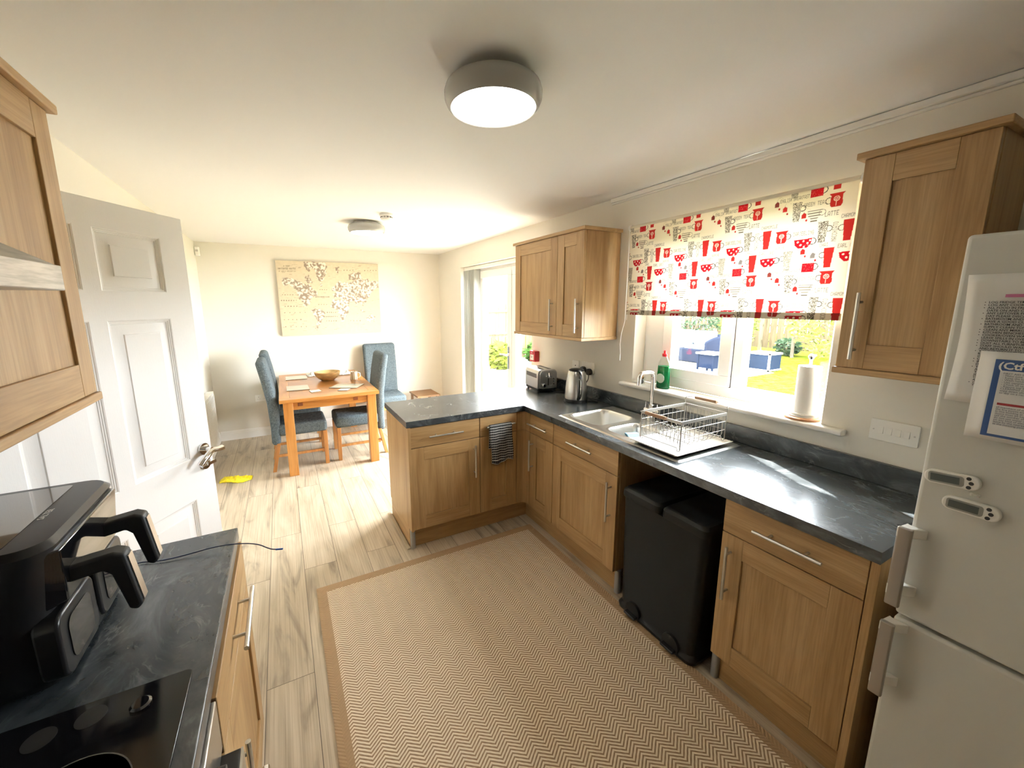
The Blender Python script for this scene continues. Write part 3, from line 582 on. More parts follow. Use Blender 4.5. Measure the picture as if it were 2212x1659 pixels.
for s_ in (-1, 1):
    mb = MB(); mb.tube([(cx, cy, .972), (cx, cy+s_*.045, .972)], .009, 12); mb.lathe([(.012, 0), (.013, .006), (.008, .014), (.0, .015)], (cx, cy+s_*.045, .966), 16); mb.cyl((cx, cy+s_*.045, .972), (cx, cy+s_*.045, 1.018), .0038, n=10); mb.build('lever', chrome, tp)

# dish rack + tray
ivory = mat('ivory_plastic', srgb(204, 198, 186), .4)
ty = thing('drip_tray', 'cream plastic drip tray on the sink drainer under the wire dish rack', 'tray', (-.33, 1.31, .918))
mb = MB(); x0, x1, y0, y1 = -.535, -.105, 1.168, 1.455
mb.grid(lambda u, v: (x0+(x1-x0)*u, y0+(y1-y0)*v, .9235+.0125*sstep((sdrr(x0+(x1-x0)*u, y0+(y1-y0)*v, (x0+x1)/2, (y0+y1)/2, (x1-x0)/2, (y1-y0)/2, .025)+.022)/.014)+.0012*math.sin((y0+(y1-y0)*v)*2*PI/.016)), 90, 66)
mb.build('tray_body', ivory, ty, solid=.003, angle=60)
rk = thing('dish_rack', 'white wire dish rack with wooden grips on the sink drainer', 'dish rack', (-.32, 1.31, .94))
wire = mat('coated_wire', srgb(164, 160, 152), .35, .5)
rx0, rx1, ry0, ry1, rz0, rz1 = -.488, -.146, 1.192, 1.430, .9455, 1.088
mb = MB(); t = .0022
for a, b in (((rx0, ry0), (rx1, ry0)), ((rx1, ry0), (rx1, ry1)), ((rx1, ry1), (rx0, ry1)), ((rx0, ry1), (rx0, ry0))):
    mb.box(min(a[0], b[0])-t, min(a[1], b[1])-t, rz1-.013, max(a[0], b[0])+t, max(a[1], b[1])+t, rz1+.003)
mb.build('rim_band', wire, rk, bevel=.001)
mb = MB(); q = .0013; zb = rz0+.018
for i in range(11): # long front/back wires bending into the floor
    y = ry0+.014+(ry1-ry0-.028)*i/10
    mb.tube([(rx0, y, rz1-.006), (rx0, y, zb+.014), (rx0+.013, y, zb), (rx1-.013, y, zb), (rx1, y, zb+.014), (rx1, y, rz1-.006)], q, 6)
for i in range(9):
    x = rx0+.03+(rx1-rx0-.06)*i/8
    mb.tube([(x, ry0, rz1-.006), (x, ry0, zb+.014), (x, ry0+.012, zb)], q, 6); mb.tube([(x, ry1, rz1-.006), (x, ry1, zb+.014), (x, ry1-.012, zb)], q, 6)
for z in (rz0+.055, rz0+.10):
    mb.tube([(rx0, ry0, z), (rx1, ry0, z), (rx1, ry1, z), (rx0, ry1, z), (rx0, ry0, z)], q, 6)
for x in (rx0+.09, rx0+.2): mb.tube([(x, ry0+.012, zb-.002), (x, ry1-.012, zb-.002)], q*1.2, 6)
mb.build('wire_basket', wire, rk)
mb = MB()
for i in range(8):
    y = ry0+.05+.023*i; mb.tube([(rx0+.045, y, zb), (rx0+.055, y, zb+.045), (rx0+.085, y, zb+.066), (rx0+.12, y, zb+.045), (rx0+.13, y, zb)], q, 6, smooth=1)
mb.build('plate_hoops', wire, rk)
for x in (rx0, rx1):
    mb = MB()
    for y in (ry0, ry1): mb.tube([(x, y, rz1), (x, y, rz0+.004)], .0028, 8)
    mb.tube([(x, ry0, rz0+.004), (x, ry0+.004, rz0-.004), (x, ry0+.012, rz0-.005), (x, ry0+.018, rz0+.012), (x, ry1-.018, rz0+.012), (x, ry1-.012, rz0-.005), (x, ry1-.004, rz0-.004), (x, ry1, rz0+.004)], .0022, 8)
    mb.build('leg_frame', wire, rk)

gw = mat('bleached_wood', srgb(158, 122, 90), .6, var=.12, vscale=30)
for xx, zz, sg in ((rx0, 1.092, -1), (rx1, 1.128, 1)):
    mb = MB(); xo = xx+sg*.022
    mb.tube([(xx, ry0, rz1-.004), (xx+sg*.001, ry0-.004, zz-.006), (xo, ry0+.02, zz), (xo, ry0+.06, zz), (xo, ry1-.055, zz), (xo, ry1-.01, zz), (xx, ry1+.004, zz-.006), (xx, ry1, rz1-.004)], .0022, 8, smooth=1)
    h = mb.build('handle_wire', wire, rk)
    MB().cyl((xo, ry0+.07, zz), (xo, ry1-.045, zz), .009, n=14).build('wooden_grip', gw, h)

tag(MB().hexa([(-.40, 1.555, .835), (-.33, 1.545, .835), (-.325, 1.575, .84), (-.395, 1.585, .84)], [(-.41, 1.60, .902), (-.315, 1.595, .895), (-.31, 1.62, .89), (-.405, 1.625, .90)]).build('dish_cloth', mat('pale_blue_cloth', srgb(150, 200, 222), .9, bump=.4, bscale=300), origin=(-.41, 1.59, .85), bevel=.006), 'pale blue sponge cloth in the small sink bowl', 'cloth')

# ------------------------------------------------------------------ kettle, toaster, sockets
kt = thing('kettle', 'stainless steel kettle with black handle on the corner worktop', 'kettle', (-.185, 2.33, .91))
kc = (-.187, 2.325, .9102); KS = 1.06; KM = Matrix.Translation(kc) @ Matrix.Scale(KS, 4) @ Matrix.Translation((-kc[0], -kc[1], -kc[2]))
MB(KM).lathe([(0, 0), (.080, 0), (.082, .006), (.080, .02), (.074, .024), (0, .024)], kc, 40).build('power_base', plastic_k, kt)
MB(KM).lathe([(.077, .0245), (.0785, .04), (.0765, .08), (.071, .14), (.063, .19), (.056, .218), (.052, .224)], kc, 48).build('kettle_body', steel, kt, angle=50)
MB(KM).lathe([(.054, .2235), (.052, .231), (.040, .236), (.012, .238), (.0, .238)], kc, 32).build('lid', plastic_k, kt)
mb = MB(KM); hv = Vector((-.42, -.9, 0)).normalized()
P_ = lambda r, z: Vector((kc[0], kc[1], kc[2]+z))+hv*r
mb.tube([P_(.05, .215), P_(.085, .218), P_(.108, .195), P_(.114, .15), P_(.112, .095), P_(.102, .05), P_(.076, .035)], .0115, 12, smooth=2, flat=1.2); mb.build('handle', plastic_k, kt)
mb = MB(KM); mb.tube([P_(.121, .18), P_(.127, .15), P_(.125, .1), P_(.117, .06)], .0035, 8, smooth=1); mb.build('chrome_insert', chrome, kt)
mb = MB(KM); sv = -hv; mb.hexa([tuple(Vector(kc)+Vector((0, 0, .185))+sv*.055+Vector((sv.y, -sv.x, 0))*.02), tuple(Vector(kc)+Vector((0, 0, .185))+sv*.07), tuple(Vector(kc)+Vector((0, 0, .186))+sv*.071), tuple(Vector(kc)+Vector((0, 0, .185))+sv*.055-Vector((sv.y, -sv.x, 0))*.02)],
    [tuple(Vector(kc)+Vector((0, 0, .222))+sv*.045+Vector((sv.y, -sv.x, 0))*.028), tuple(Vector(kc)+Vector((0, 0, .222))+sv*.085), tuple(Vector(kc)+Vector((0, 0, .223))+sv*.086), tuple(Vector(kc)+Vector((0, 0, .222))+sv*.045-Vector((sv.y, -sv.x, 0))*.028)]); mb.build('spout', steel, kt)

to = thing('toaster', 'two-slot steel toaster in the corner of the worktop by the patio doors', 'toaster', (-.165, 2.825, .91), R(-8))
TT = Matrix.Translation((-.165, 2.825, .91)) @ Matrix.Rotation(R(-8), 4, 'Z')
# local: x across (controls face -y), long axis along y
mb = MB(); mb.T = TT
prof = [(-.09, .03), (-.09, .155)]+[(-.09+.035-.035*math.cos(R(q)), .155+.035*math.sin(R(q))) for q in (30, 60, 90)]+[(.09-.035+.035*math.sin(R(q)), .155+.035*math.cos(R(q))) for q in (0, 30, 60, 90)]+[(.09, .03)]
mb.prism(prof, 1, -.125, .125); mb.build('casing', steel, to, bevel=.003)
mb = MB(); mb.T = TT; mb.rbox(-.078, -.142, .03, .078, -.125, .182, .03, 1); mb.build('end_cap', mat('dark_steel', (.42, .42, .41, 1), .3, 1), to, bevel=.004)
mb = MB(); mb.T = TT; mb.rbox(-.088, -.13, .012, .088, .13, .032, .02, 2); mb.build('base', plastic_k, to)
mb = MB(); mb.T = TT
for x in (-.032, .032): mb.box(x-.014, -.10, .1895, x+.014, .10, .1912)
mb.build('bread_slot', plastic_k, to)
mb = MB(); mb.T = TT; mb.box(-.0925, -.10, .12, -.0902, .09, .155); mb.build('badge_window', mat('brown_grey_panel', (.16, .14, .13, 1), .3, .6), to)
mb = MB(); mb.T = TT; mb.box(-.004, -.1435, .06, .004, -.1415, .165); mb.build('lever_slot', plastic_k, to)
mb = MB(); mb.T = TT; mb.rbox(-.025, -.165, .125, .025, -.142, .137, .004, 1); mb.cyl((0, -.16, .13), (0, -.15, .165), .006); mb.build('lever', chrome, to)
mb = MB(); mb.T = TT; mb.cyl((-.045, -.142, .062), (-.045, -.165, .062), .016, .013, n=24); mb.build('browning_dial', chrome, to)
mb = MB(); mb.T = TT
for i in range(3): mb.cyl((.05, -.142, .07+.022*i), (.05, -.145, .07+.022*i), .006, n=14)
mb.build('buttons', plastic_k, to)
mb = MB(); mb.T = TT
for x in (-.07, .07):
    for y in (-.1, .1): mb.cyl((x, y, .0004), (x, y, .013), .009)
mb.build('feet', plastic_k, to)
# sockets
def plate(name, label, cat, c, w, h, nrm='x', d=.009):
    """wall plate on the right wall (nrm x, facing -X) or far wall (nrm y, facing -Y)"""
    t = thing(name, label, cat, c)
    mb = MB()
    if nrm == 'x': mb.rbox(-d, c[1]-w/2, c[2]-h/2, -.0005, c[1]+w/2, c[2]+h/2, .004, 0)
    else: mb.rbox(c[0]-w/2, YF-d, c[2]-h/2, c[0]+w/2, YF-.0005, c[2]+h/2, .004, 1)
    mb.build('face_plate', plastic_w, t, bevel=.0015); return t
sp_ = plate('fused_spur', 'single white fused connection plate left of the kettle plugs', 'spur switch', (0, 2.555, 1.142), .085, .085)
MB().cyl((-.0105, 2.555, 1.142), (-.0088, 2.555, 1.142), .005).build('flex_outlet', plastic_k, sp_)
mb = MB()
for y in (2.525, 2.585): mb.cyl((-.0100, y, 1.142), (-.0088, y, 1.142), .0025, n=10)
mb.build('screws', steel, sp_)
ds = plate('double_socket', 'white double wall socket with two black plugs behind the kettle', 'socket', (0, 2.408, 1.144), .146, .085)
for y in (2.445, 2.372): MB().box(-.0115, y-.006+.022*0, 1.172, -.0088, y+.006, 1.182).build('switch', plastic_w, ds)
def plug(y, z, label):
    t = thing('mains_plug', label, 'plug', (-.03, y, z)); mb = MB(); mb.prism([(y+a*.026, z+b*.026) for a, b in ((-1, -.2), (-.75, .75), (0, 1.05), (.75, .75), (1, -.2), (.55, -.95), (-.55, -.95))], 0, -.038, -.0095); mb.build('plug_body', plastic_k, t, bevel=.005, seg=2)
    return t
p1 = plug(2.443, 1.125, 'black mains plug in the left half of the double socket')
MB().tube([(-.025, 2.443, 1.11), (-.03, 2.45, 1.06), (-.035, 2.53, .98), (-.04, 2.60, .93), (-.10, 2.62, .9142), (-.14, 2.66, .9142)], .0033, 8, smooth=2).build('lead', plastic_k, p1)
p2 = plug(2.374, 1.115, 'black mains plug in the right half of the double socket')
MB().tube([(-.025, 2.374, 1.10), (-.03, 2.372, 1.05), (-.045, 2.40, 1.01), (-.05, 2.41, .96), (-.06, 2.37, .925), (-.045, 2.30, .9145), (-.06, 2.20, .9145), (-.12, 2.265, .9142)], .0033, 8, smooth=2).build('lead', plastic_k, p2)
fc = thing('fire_call_point', 'red fire alarm call point on the wall by the patio doors', 'fire alarm', (-.02, 3.135, 1.155))
RED = mat('alarm_red', srgb(176, 24, 40), .35)
MB().rbox(-.052, 3.092, 1.105, -.0005, 3.178, 1.205, .006, 0).build('box', RED, fc, bevel=.003)
MB().box(-.0545, 3.108, 1.120, -.0515, 3.162, 1.172).build('break_glass', mat('label_white', (.85, .84, .82, 1), .4), fc)
text('instruction', 'PRESS\nHERE', .011, frame((-.055, 3.153, 1.150), (0, -1, 0), (0, 0, 1)), plastic_k, fc)
text('fire_lettering', 'FIRE', .016, frame((-.0525, 3.157, 1.182), (0, -1, 0), (0, 0, 1)), mat('label_white', (0,)*4), fc)
sw = plate('light_switch', 'four-gang white light switch between the window and the fridge', 'light switch', (0, .606, 1.132), .146, .086)
for i in range(4):
    y = .606+.039-.026*i; MB().hexa([(-.009, y-.0085, 1.119), (-.0135, y-.0085, 1.119), (-.0135, y+.0085, 1.119), (-.009, y+.0085, 1.119)], [(-.009, y-.0085, 1.147), (-.0105, y-.0085, 1.147), (-.0105, y+.0085, 1.147), (-.009, y+.0085, 1.147)]).build('rocker', plastic_w, sw, bevel=.001)
mb = MB()
for y in (.606+.0605, .606-.0605): mb.cyl((-.0098, y, 1.132), (-.0088, y, 1.132), .003, n=12)
mb.build('screws', steel, sw)
s3 = plate('double_socket', 'white double wall socket low on the far wall beside the left chairs', 'socket', (-2.41, YF, .492), .146, .086, 'y')
mb = MB()
for cx in (-2.445, -2.375):
    mb.box(cx-.002, YF-.0098, .500, cx+.002, YF-.0088, .508); mb.box(cx-.013, YF-.0098, .478, cx-.009, YF-.0088, .482); mb.box(cx+.009, YF-.0098, .478, cx+.013, YF-.0088, .482)
mb.build('pin_holes', plastic_k, s3)
al = thing('motion_detector', 'small white motion detector high in the far left corner', 'detector', (-2.87, 5.68, 2.24))
MB().rbox(-2.902, 5.64, 2.195, -2.858, 5.705, 2.288, .012, 2).build('sensor_body', plastic_w, al, bevel=.004)
MB().rbox(-2.893, 5.6375, 2.235, -2.867, 5.6405, 2.258, .004, 1).build('sensor_lens', mat('lens_grey', (.45, .44, .42, 1), .3), al)
rd = thing('radiator', 'white panel radiator on the left wall just beyond the open door', 'radiator', (-2.85, 4.6, .15))
mb = MB()
prof = [(-2.885, .15), (-2.885, .70), (-2.835, .70), (-2.835, .15)]
mb.rbox(-2.842, 4.05, .15, -2.83, 5.15, .72, .01, 0); mb.rbox(-2.888, 4.05, .15, -2.876, 5.15, .72, .01, 0)
for i in range(26): y = 4.08+i*.042; mb.box(-2.8305, y, .18, -2.8265, y+.02, .69)
mb.build('panel', gloss_white, rd)
mb = MB(); mb.box(-2.889, 4.05, .715, -2.829, 5.15, .727)
for i in range(14): mb.box(-2.882, 4.07+i*.077, .727, -2.836, 4.12+i*.077, .729)
mb.build('top_grille', gloss_white, rd)
for y in (4.2, 5.0): B(XL+.001, y-.015, .25, -2.888, y+.015, .62).build('bracket', gloss_white, rd)

# ------------------------------------------------------------------ fridge
fr = thing('fridge_freezer', 'tall white fridge freezer at the end of the window worktop', 'fridge freezer', (-.33, .075, 0))
B(-.60, -.2, .03, -.03, .352, 1.797).build('cabinet_body', fridge_w, fr, bevel=.008)
ud_ = B(-.66, -.2, .783, -.603, .353, 1.797).build('fridge_door', fridge_w, fr, bevel=.009, seg=3)
ld_ = B(-.66, -.2, .06, -.603, .353, .772).build('freezer_door', fridge_w, fr, bevel=.009, seg=3)
for x in (-.55, -.1):
    for y in (-.15, .3): MB().cyl((x, y, 0), (x, y, .032), .018).build('foot', plastic_k, fr)
hm = mat('silver_grey_plastic', srgb(170, 163, 155), .32, .6)
def fhandle(z0, z1, par):
    mb = MB(); y = .349
    mb.rbox(-.705, y-.012, z0, -.690, y+.018, z1, .005, 2); h = mb.build('door_handle', hm, par, bevel=.002)
    for za, zb_ in ((z1-.028, z1-.001), (z0+.03, z0+.06)): MB().prism([(-.705, y+.018), (-.702, y+.004), (-.66, y-.03), (-.66, y+.006), (-.655, y+.012)], 2, za, zb_).build('handle_bracket', plastic_w, h, bevel=.002)
fhandle(.822, 1.05, ud_); fhandle(.535, .765, ld_)
# papers
sleeve = mat('plastic_sleeve', srgb(228, 228, 226), .18, coat=.6); paper = mat('paper_white', srgb(226, 227, 228), .7); ink = mat('black_ink', (.03, .03, .035, 1), .7); pinkm = mat('pink_print', srgb(190, 110, 150), .6); bluem = mat('blue_print', srgb(60, 92, 150), .5); redm = mat('red_print', srgb(170, 60, 66), .6); greym = mat('grey_print', srgb(140, 146, 156), .7)
pp = thing('notice_sheet', 'white printed house-rules sheet in a plastic sleeve on the fridge door', 'notice', (-.662, .22, 1.55))
mb = MB(); mb.grid(lambda u, v: (-.6632-.0016*math.sin(6*v+2*u)*math.sin(PI*u)-.001, .338-.006*math.sin(3*v)-.228*u, 1.402+.302*v), 12, 16); mb.build('sleeve', sleeve, pp, solid=.0008)
lines = ['LOG FRIDGE TEMPERATURES DAILY', 'LOG ANY COOKED FOOD TEMPS', 'ALL FOOD IN FRIDGE MUST HAVE', '  DATE ON AND CAN BE PUT', 'ANY LEFTOVER FOOD FROM', '  DAY PLEASE DISCARD IT.', 'BATHROOM AND TOILET AREA TO', '  HAVE A GOOD CLEAN IF NEEDED', 'BATHROOM AND TOILET AREA', '  SUPPLY CLEAN TOWELS', 'CLEAN ANY MIRRORS IN THE', 'KITCHEN BENCHES WASHED DOWN', 'COOKER/OVEN WASHED DOWN', '  LEAVE SPILLS IN OVEN BOTTOM', 'DOWNSTAIRS TO BE HOOVERED', 'DUST ALL FURNITURE DAILY', 'STAFF SHOULD WASH BEDDING', '  AND RETURN IT TO THE BEDROOM', "YOUNG PERSON'S WASHING TO BE", '  RETURNED TO THEIR ROOM', '  ON UTILITY BENCHES', 'UTILITY FLOOR', 'INSIDE WINDOWS', '  DOWN.', 'YOUNG PEOPLE', '  AND BEHAVE', '  TO PARTICIPATE', '  JOBS NEEDED', '  CLEAN AND', '  AFTER THEM', 'CAR NEEDS', '  THE WEEK']
body = '\n'.join(('   '+l[2:]) if l.startswith('  ') else ('\u2022  '+l) for l in lines)
text('printed_text', body, .0068, frame((-.6668, .3035, 1.638), (0, -1, 0), (0, 0, 1)), ink, pp, spacing=.92, bold=.00006)
B(-.6668, .225, 1.651, -.6662, .275, 1.658).build('pink_heading', pinkm, pp)
p2_ = thing('poster_card', 'blue-bordered safety card in a clear sleeve low on the fridge door', 'poster', (-.668, .17, 1.43))
mb = MB(); mb.grid(lambda u, v: (-.6715-.0012*math.sin(5*v), .2925-.016*v*0-.24*u, 1.322+.207*v), 8, 8); mb.build('sleeve', sleeve, p2_, solid=.0008)
B(-.6735, .05, 1.332, -.6725, .2675, 1.512).build('blue_border', bluem, p2_)
B(-.6742, .055, 1.338, -.6732, .2575, 1.487).build('card_face', paper, p2_)
text('logo_lettering', '(Ctf', .022, frame((-.6745, .262, 1.491), (0, -1, 0), (0, 0, 1)), mat('label_white', (0,)*4), p2_, bold=.0006)
B(-.675, .055, 1.408, -.6741, .252, 1.413).build('red_band', redm, p2_)
text('card_text', '\n'.join(['FIRST AID IN THE WORKPLACE SHOULD BE', '- Make sure all food is covered', '- Keep the kitchen clean and tidy', '- Wash hands before handling food', '- Use separate boards and knives', '- Check all use by dates each day', '- Report any faults to the manager', 'CLEANING OF EQUIPMENT AND SURFACES', 'wipe down after every use and leave', 'to dry on a rack beside the sink']), .0058, frame((-.6746, .2525, 1.479), (0, -1, 0), (0, 0, 1)), greym, p2_, spacing=.85)
text('card_text', '\n'.join(['all members of staff must be aware of', 'the fire points and of all the exits', 'in this building at all times of day', 'doors must be kept closed and clear', 'call the number shown on the board', 'do not use water on burning oil or', 'on any kind of electrical equipment', 'leave by the nearest exit and wait', 'at the meeting point by the gate']), .0058, frame((-.6746, .2525, 1.401), (0, -1, 0), (0, 0, 1)), greym, p2_, spacing=.85)
def thermo(cy, cz, tilt, label):
    t = thing('fridge_thermometer', label, 'thermometer', (-.665, cy, cz), group='digital thermometers on the fridge')
    T = Matrix.Translation((-.661, cy, cz)) @ Matrix.Rotation(R(tilt), 4, 'X') @ Matrix(((0, 0, -1, 0), (-1, 0, 0, 0), (0, 1, 0, 0), (0, 0, 0, 1)))  # local x->-Y, y->Z, z->-X
    def rb(x0, y0, x1, y1, z0, z1, r): m_ = MB(); m_.T = T; m_.rbox(x0, y0, z0, x1, y1, z1, r); return m_
    rb(-.048, -.018, .048, .018, 0, .013, .0165).build('case', plastic_w, t, bevel=.003, seg=3)
    rb(-.040, -.013, .021, .013, .0125, .0138, .006).build('screen_surround', mat('grey_bezel', srgb(150, 150, 142), .4), t)
    rb(-.036, -.009, .014, .009, .0135, .0143, .001).build('screen', mat('lcd_grey', srgb(84, 90, 86), .2), t)
    for i in range(3):
        m_ = MB(); m_.T = T; m_.cyl((.033-.004*abs(i-1), .011-.011*i, .0125), (.033-.004*abs(i-1), .011-.011*i, .0146), .0042, n=18); m_.build('button', mat('dark_grey', (.05, .05, .05, 1), .4), t)
thermo(.2965, 1.205, -5, 'upper digital fridge thermometer on the fridge door, slightly tilted')
thermo(.2575, 1.146, 0, 'lower digital fridge thermometer on the fridge door, under the small hook')
hk = MB(); hk.tube([(-.661, .262, 1.180), (-.668, .262, 1.177), (-.672, .262, 1.183)], .002, 8, smooth=1); hk.tube([(-.661, .250, 1.180), (-.668, .25, 1.177), (-.672, .25, 1.183)], .002, 8, smooth=1); hk.tube([(-.662, .264, 1.180), (-.662, .248, 1.180)], .003, 8)
tag(hk.build('adhesive_hook', plastic_w, origin=(-.662, .256, 1.18)), 'tiny white double hook stuck on the fridge above the lower thermometer', 'hook')

# ------------------------------------------------------------------ pedal bin
bn = thing('pedal_bin', 'tall black twin-compartment pedal bin in the gap under the worktop', 'bin', (-.39, 1.18, 0))
bk = mat('bin_black', (.007, .0075, .008, 1), .5, spec=.3)
def loop_body(levels, r, mats_name, parent, m, n=6):
    mb = MB(); vs = []
    for (x0, y0, x1, y1, z) in levels:
        for cx, cy, st in ((x1-r, y1-r, 0), (x0+r, y1-r, 90), (x0+r, y0+r, 180), (x1-r, y0+r, 270)):
            vs += [(cx+r*math.cos(R(st+90*i/n)), cy+r*math.sin(R(st+90*i/n)), z) for i in range(n+1)]
    K = 4*(n+1); fs = [tuple(range(K))[::-1], tuple(range(len(vs)-K, len(vs)))]
    for j in range(len(levels)-1): fs += [(j*K+i, j*K+(i+1) % K, (j+1)*K+(i+1) % K, (j+1)*K+i) for i in range(K)]
    mb.add(vs, fs); return mb.build(mats_name, m, parent, angle=40)
loop_body([(-.612, .955, -.20, 1.412, .012), (-.615, .952, -.20, 1.415, .03), (-.600, .965, -.20, 1.405, .05), (-.612, .94, -.20, 1.412, .655)], .035, 'bin_body', bn, bk)
for y0, y1 in ((.935, 1.172), (1.179, 1.416)):
    loop_body([(-.617, y0, -.20, y1, .656), (-.620, y0, -.20, y1, .668), (-.618, y0+.002, -.20, y1-.002, .692), (-.606, y0+.012, -.21, y1-.012, .704)], .03, 'lid', bn, bk)
for yc in (1.07, 1.30):
    mb = MB(); mb.prism([(yc-.045, .018), (yc-.045, .05)]+[(yc-.045*math.cos(R(q)), .05+.045*math.sin(R(q))) for q in range(15, 180, 15)]+[(yc+.045, .05), (yc+.045, .018)], 0, -.6175, -.603); mb.build('pedal_recess', plastic_km, bn)
    mb = MB(); mb.rbox(-.642, yc-.036, .026, -.60, yc+.036, .040, .006, 1); mb.build('pedal', plastic_k, bn, bevel=.004)
MB().rbox(-.584, .97, .0005, -.21, 1.40, .0125, .03).build('bin_base', plastic_k, bn)

# ------------------------------------------------------------------ tea towel
def check_mat():
    m = bpy.data.materials.new('black_white_check'); m.use_nodes = True; nt = m.node_tree; b = nt.nodes['Principled BSDF']; L = nt.links.new
    uv = nt.nodes.new('ShaderNodeUVMap'); sp = nt.nodes.new('ShaderNodeSeparateXYZ'); L(uv.outputs[0], sp.inputs[0])
    def stripe(s, k, th):
        a = nt.nodes.new('ShaderNodeMath'); a.operation = 'MULTIPLY'; a.inputs[1].default_value = k; L(s, a.inputs[0])
        f = nt.nodes.new('ShaderNodeMath'); f.operation = 'FRACT'; L(a.outputs[0], f.inputs[0])
        g = nt.nodes.new('ShaderNodeMath'); g.operation = 'LESS_THAN'; g.inputs[1].default_value = th; L(f.outputs[0], g.inputs[0]); return g.outputs[0]
    h = stripe(sp.outputs[1], 17, .2); v = stripe(sp.outputs[0], 16, .28)
    a = nt.nodes.new('ShaderNodeMath'); a.operation = 'MULTIPLY_ADD'; L(v, a.inputs[0]); a.inputs[1].default_value = .35; L(h, a.inputs[2])
    mx = nt.nodes.new('ShaderNodeMix'); mx.data_type = 'RGBA'; mx.clamp_factor = True; L(a.outputs[0], mx.inputs[0]); mx.inputs[6].default_value = (.01, .011, .014, 1); mx.inputs[7].default_value = (.62, .62, .6, 1); L(mx.outputs[2], b.inputs['Base Color']); b.inputs['Roughness'].default_value = .95; b.inputs['Specular IOR Level'].default_value = .1
    return m
mb = MB(); NU, NV = 26, 40
def tw(u, v):
    x = -.893+.180*u+(.006*(v)*math.cos(u*3)); wv = .006*math.sin(u*17+1)*(.3+abs(v-.35))
    # drape: back part, over bar, front
    s = v*.47; back = .17
    if s < back: z = .801-(back-s); y = 2.4035-.002+wv*.4
    elif s < back+.03: q = (s-back)/.03*PI; z = .801+.008*math.sin(q); y = 2.391+.010*math.cos(q)
    else: z = .801-(s-back-.03); y = 2.379-.004+wv-.012*sstep((s-back)/.3)
    return (x+(.004*math.sin(v*9)), y, z-(.012*math.sin(u*6) if v > .97 else 0))
mb.grid(tw, NU, NV)
tt = mb.build('tea_towel', check_mat(), origin=(-.80, 2.39, .8), solid=.0025, angle=80)
uvl = tt.data.uv_layers.new(name='UVMap')
for p in tt.data.polygons:
    j, i = divmod(p.index, NU)
    for li, (du, dv) in zip(p.loop_indices, ((0, 0), (1, 0), (1, 1), (0, 1))): pass
    for li in p.loop_indices:
        vi = tt.data.loops[li].vertex_index; uvl.data[li].uv = ((vi % (NU+1))/NU, (vi//(NU+1))/NV*1.55)
tag(tt, 'black and white chequered tea towel hung over a peninsula drawer handle', 'tea towel')

# ------------------------------------------------------------------ lamps, smoke alarm
glow = mat('lamp_diffuser', (1, .97, .92, 1), .4, emit=5)
ringw = mat('lamp_ring', srgb(176, 176, 172), .25)
def lamp(c, label, em):
    t = thing('ceiling_light', label, 'ceiling light', (c[0], c[1], ZC-.09), group='round bulkhead ceiling lights')
    n = 10; MB().lathe([(.0, 0), (.105, 0), (.105, -.022), (.0, -.022)], (c[0], c[1], ZC-.0005), n).build('ceiling_base', plastic_w, t)
    MB().lathe([(.118, -.014), (.135, -.017), (.152, -.028), (.158, -.045), (.157, -.062), (.150, -.078), (.138, -.089), (.136, -.086)], (c[0], c[1], ZC), 64).build('trim_ring', ringw, t, angle=60)
    MB().lathe([(.137, -.086), (.12, -.092), (.08, -.096), (.04, -.0975), (0, -.098)], (c[0], c[1], ZC), 48).build('diffuser', em, t, angle=60)
lamp((-1.448, 1.262), 'large round grey-rimmed ceiling light over the kitchen rug, nearest the camera', glow)
lamp((-1.375, 3.795), 'small-looking round ceiling light above the dining end, next to the smoke alarm', glow)
sa = thing('smoke_alarm', 'white slotted smoke alarm on the ceiling beside the far ceiling light', 'smoke alarm', (-1.30, 3.37, 2.30))
MB().lathe([(.053, 0), (.053, -.014), (.047, -.018), (.047, -.022)], (-1.30, 3.37, ZC-.0005), 40).build('base_ring', plastic_w, sa)
MB().lathe([(.046, -.022), (.046, -.034), (.038, -.047), (.024, -.052), (0, -.052)], (-1.30, 3.37, ZC), 40).build('sensor_cap', plastic_w, sa, angle=30)
mb = MB()
for i in range(12):
    a0_ = 2*PI*i/12
    for z in (-.026, -.031): 
        mb.T = Matrix.Translation((-1.30, 3.37, ZC)) @ Matrix.Rotation(a0_, 4, 'Z'); mb.box(.0455, -.0085, z-.0018, .0468, .0085, z+.0012)
mb.build('vent_slots', plastic_k, sa)

# ------------------------------------------------------------------ rug
rgm = rug_mat()
mb = MB(); mb.rbox(-2.07, -.18, .0006, -.59, 2.325, .0075, .006)
tag(mb.build('rug', rgm, origin=(-1.33, 1.0725, .0)), 'beige chevron-woven rug with a plain tan border on the kitchen floor', 'rug')
yb = MB(); NU, NV = 26, 14; rng = random.Random(3); nz = [[rng.uniform(0, 1) for _ in range(NU+1)] for _ in range(NV+1)]
def bagf(u, v):
    i, j = round(u*NU), round(v*NV); e = min(1, 5*min(u, 1-u, v, 1-v)); wob = .012*(nz[j][i]-.5)
    return (-2.76+.27*u+wob*.6, 4.335-.05*u-.115*(v-.5)*(.7+.5*math.sin(u*3.1))+.02*math.sin(u*7)+wob, .003+(.012+.022*nz[j][i])*e)
yb.grid(bagf, NU, NV)
tag(yb.build('plastic_bag', mat('yellow_plastic', srgb(240, 222, 30), .35), origin=(-2.63, 4.3, 0), solid=.001, angle=25), 'crumpled yellow plastic bag on the floor beyond the white door', 'bag')

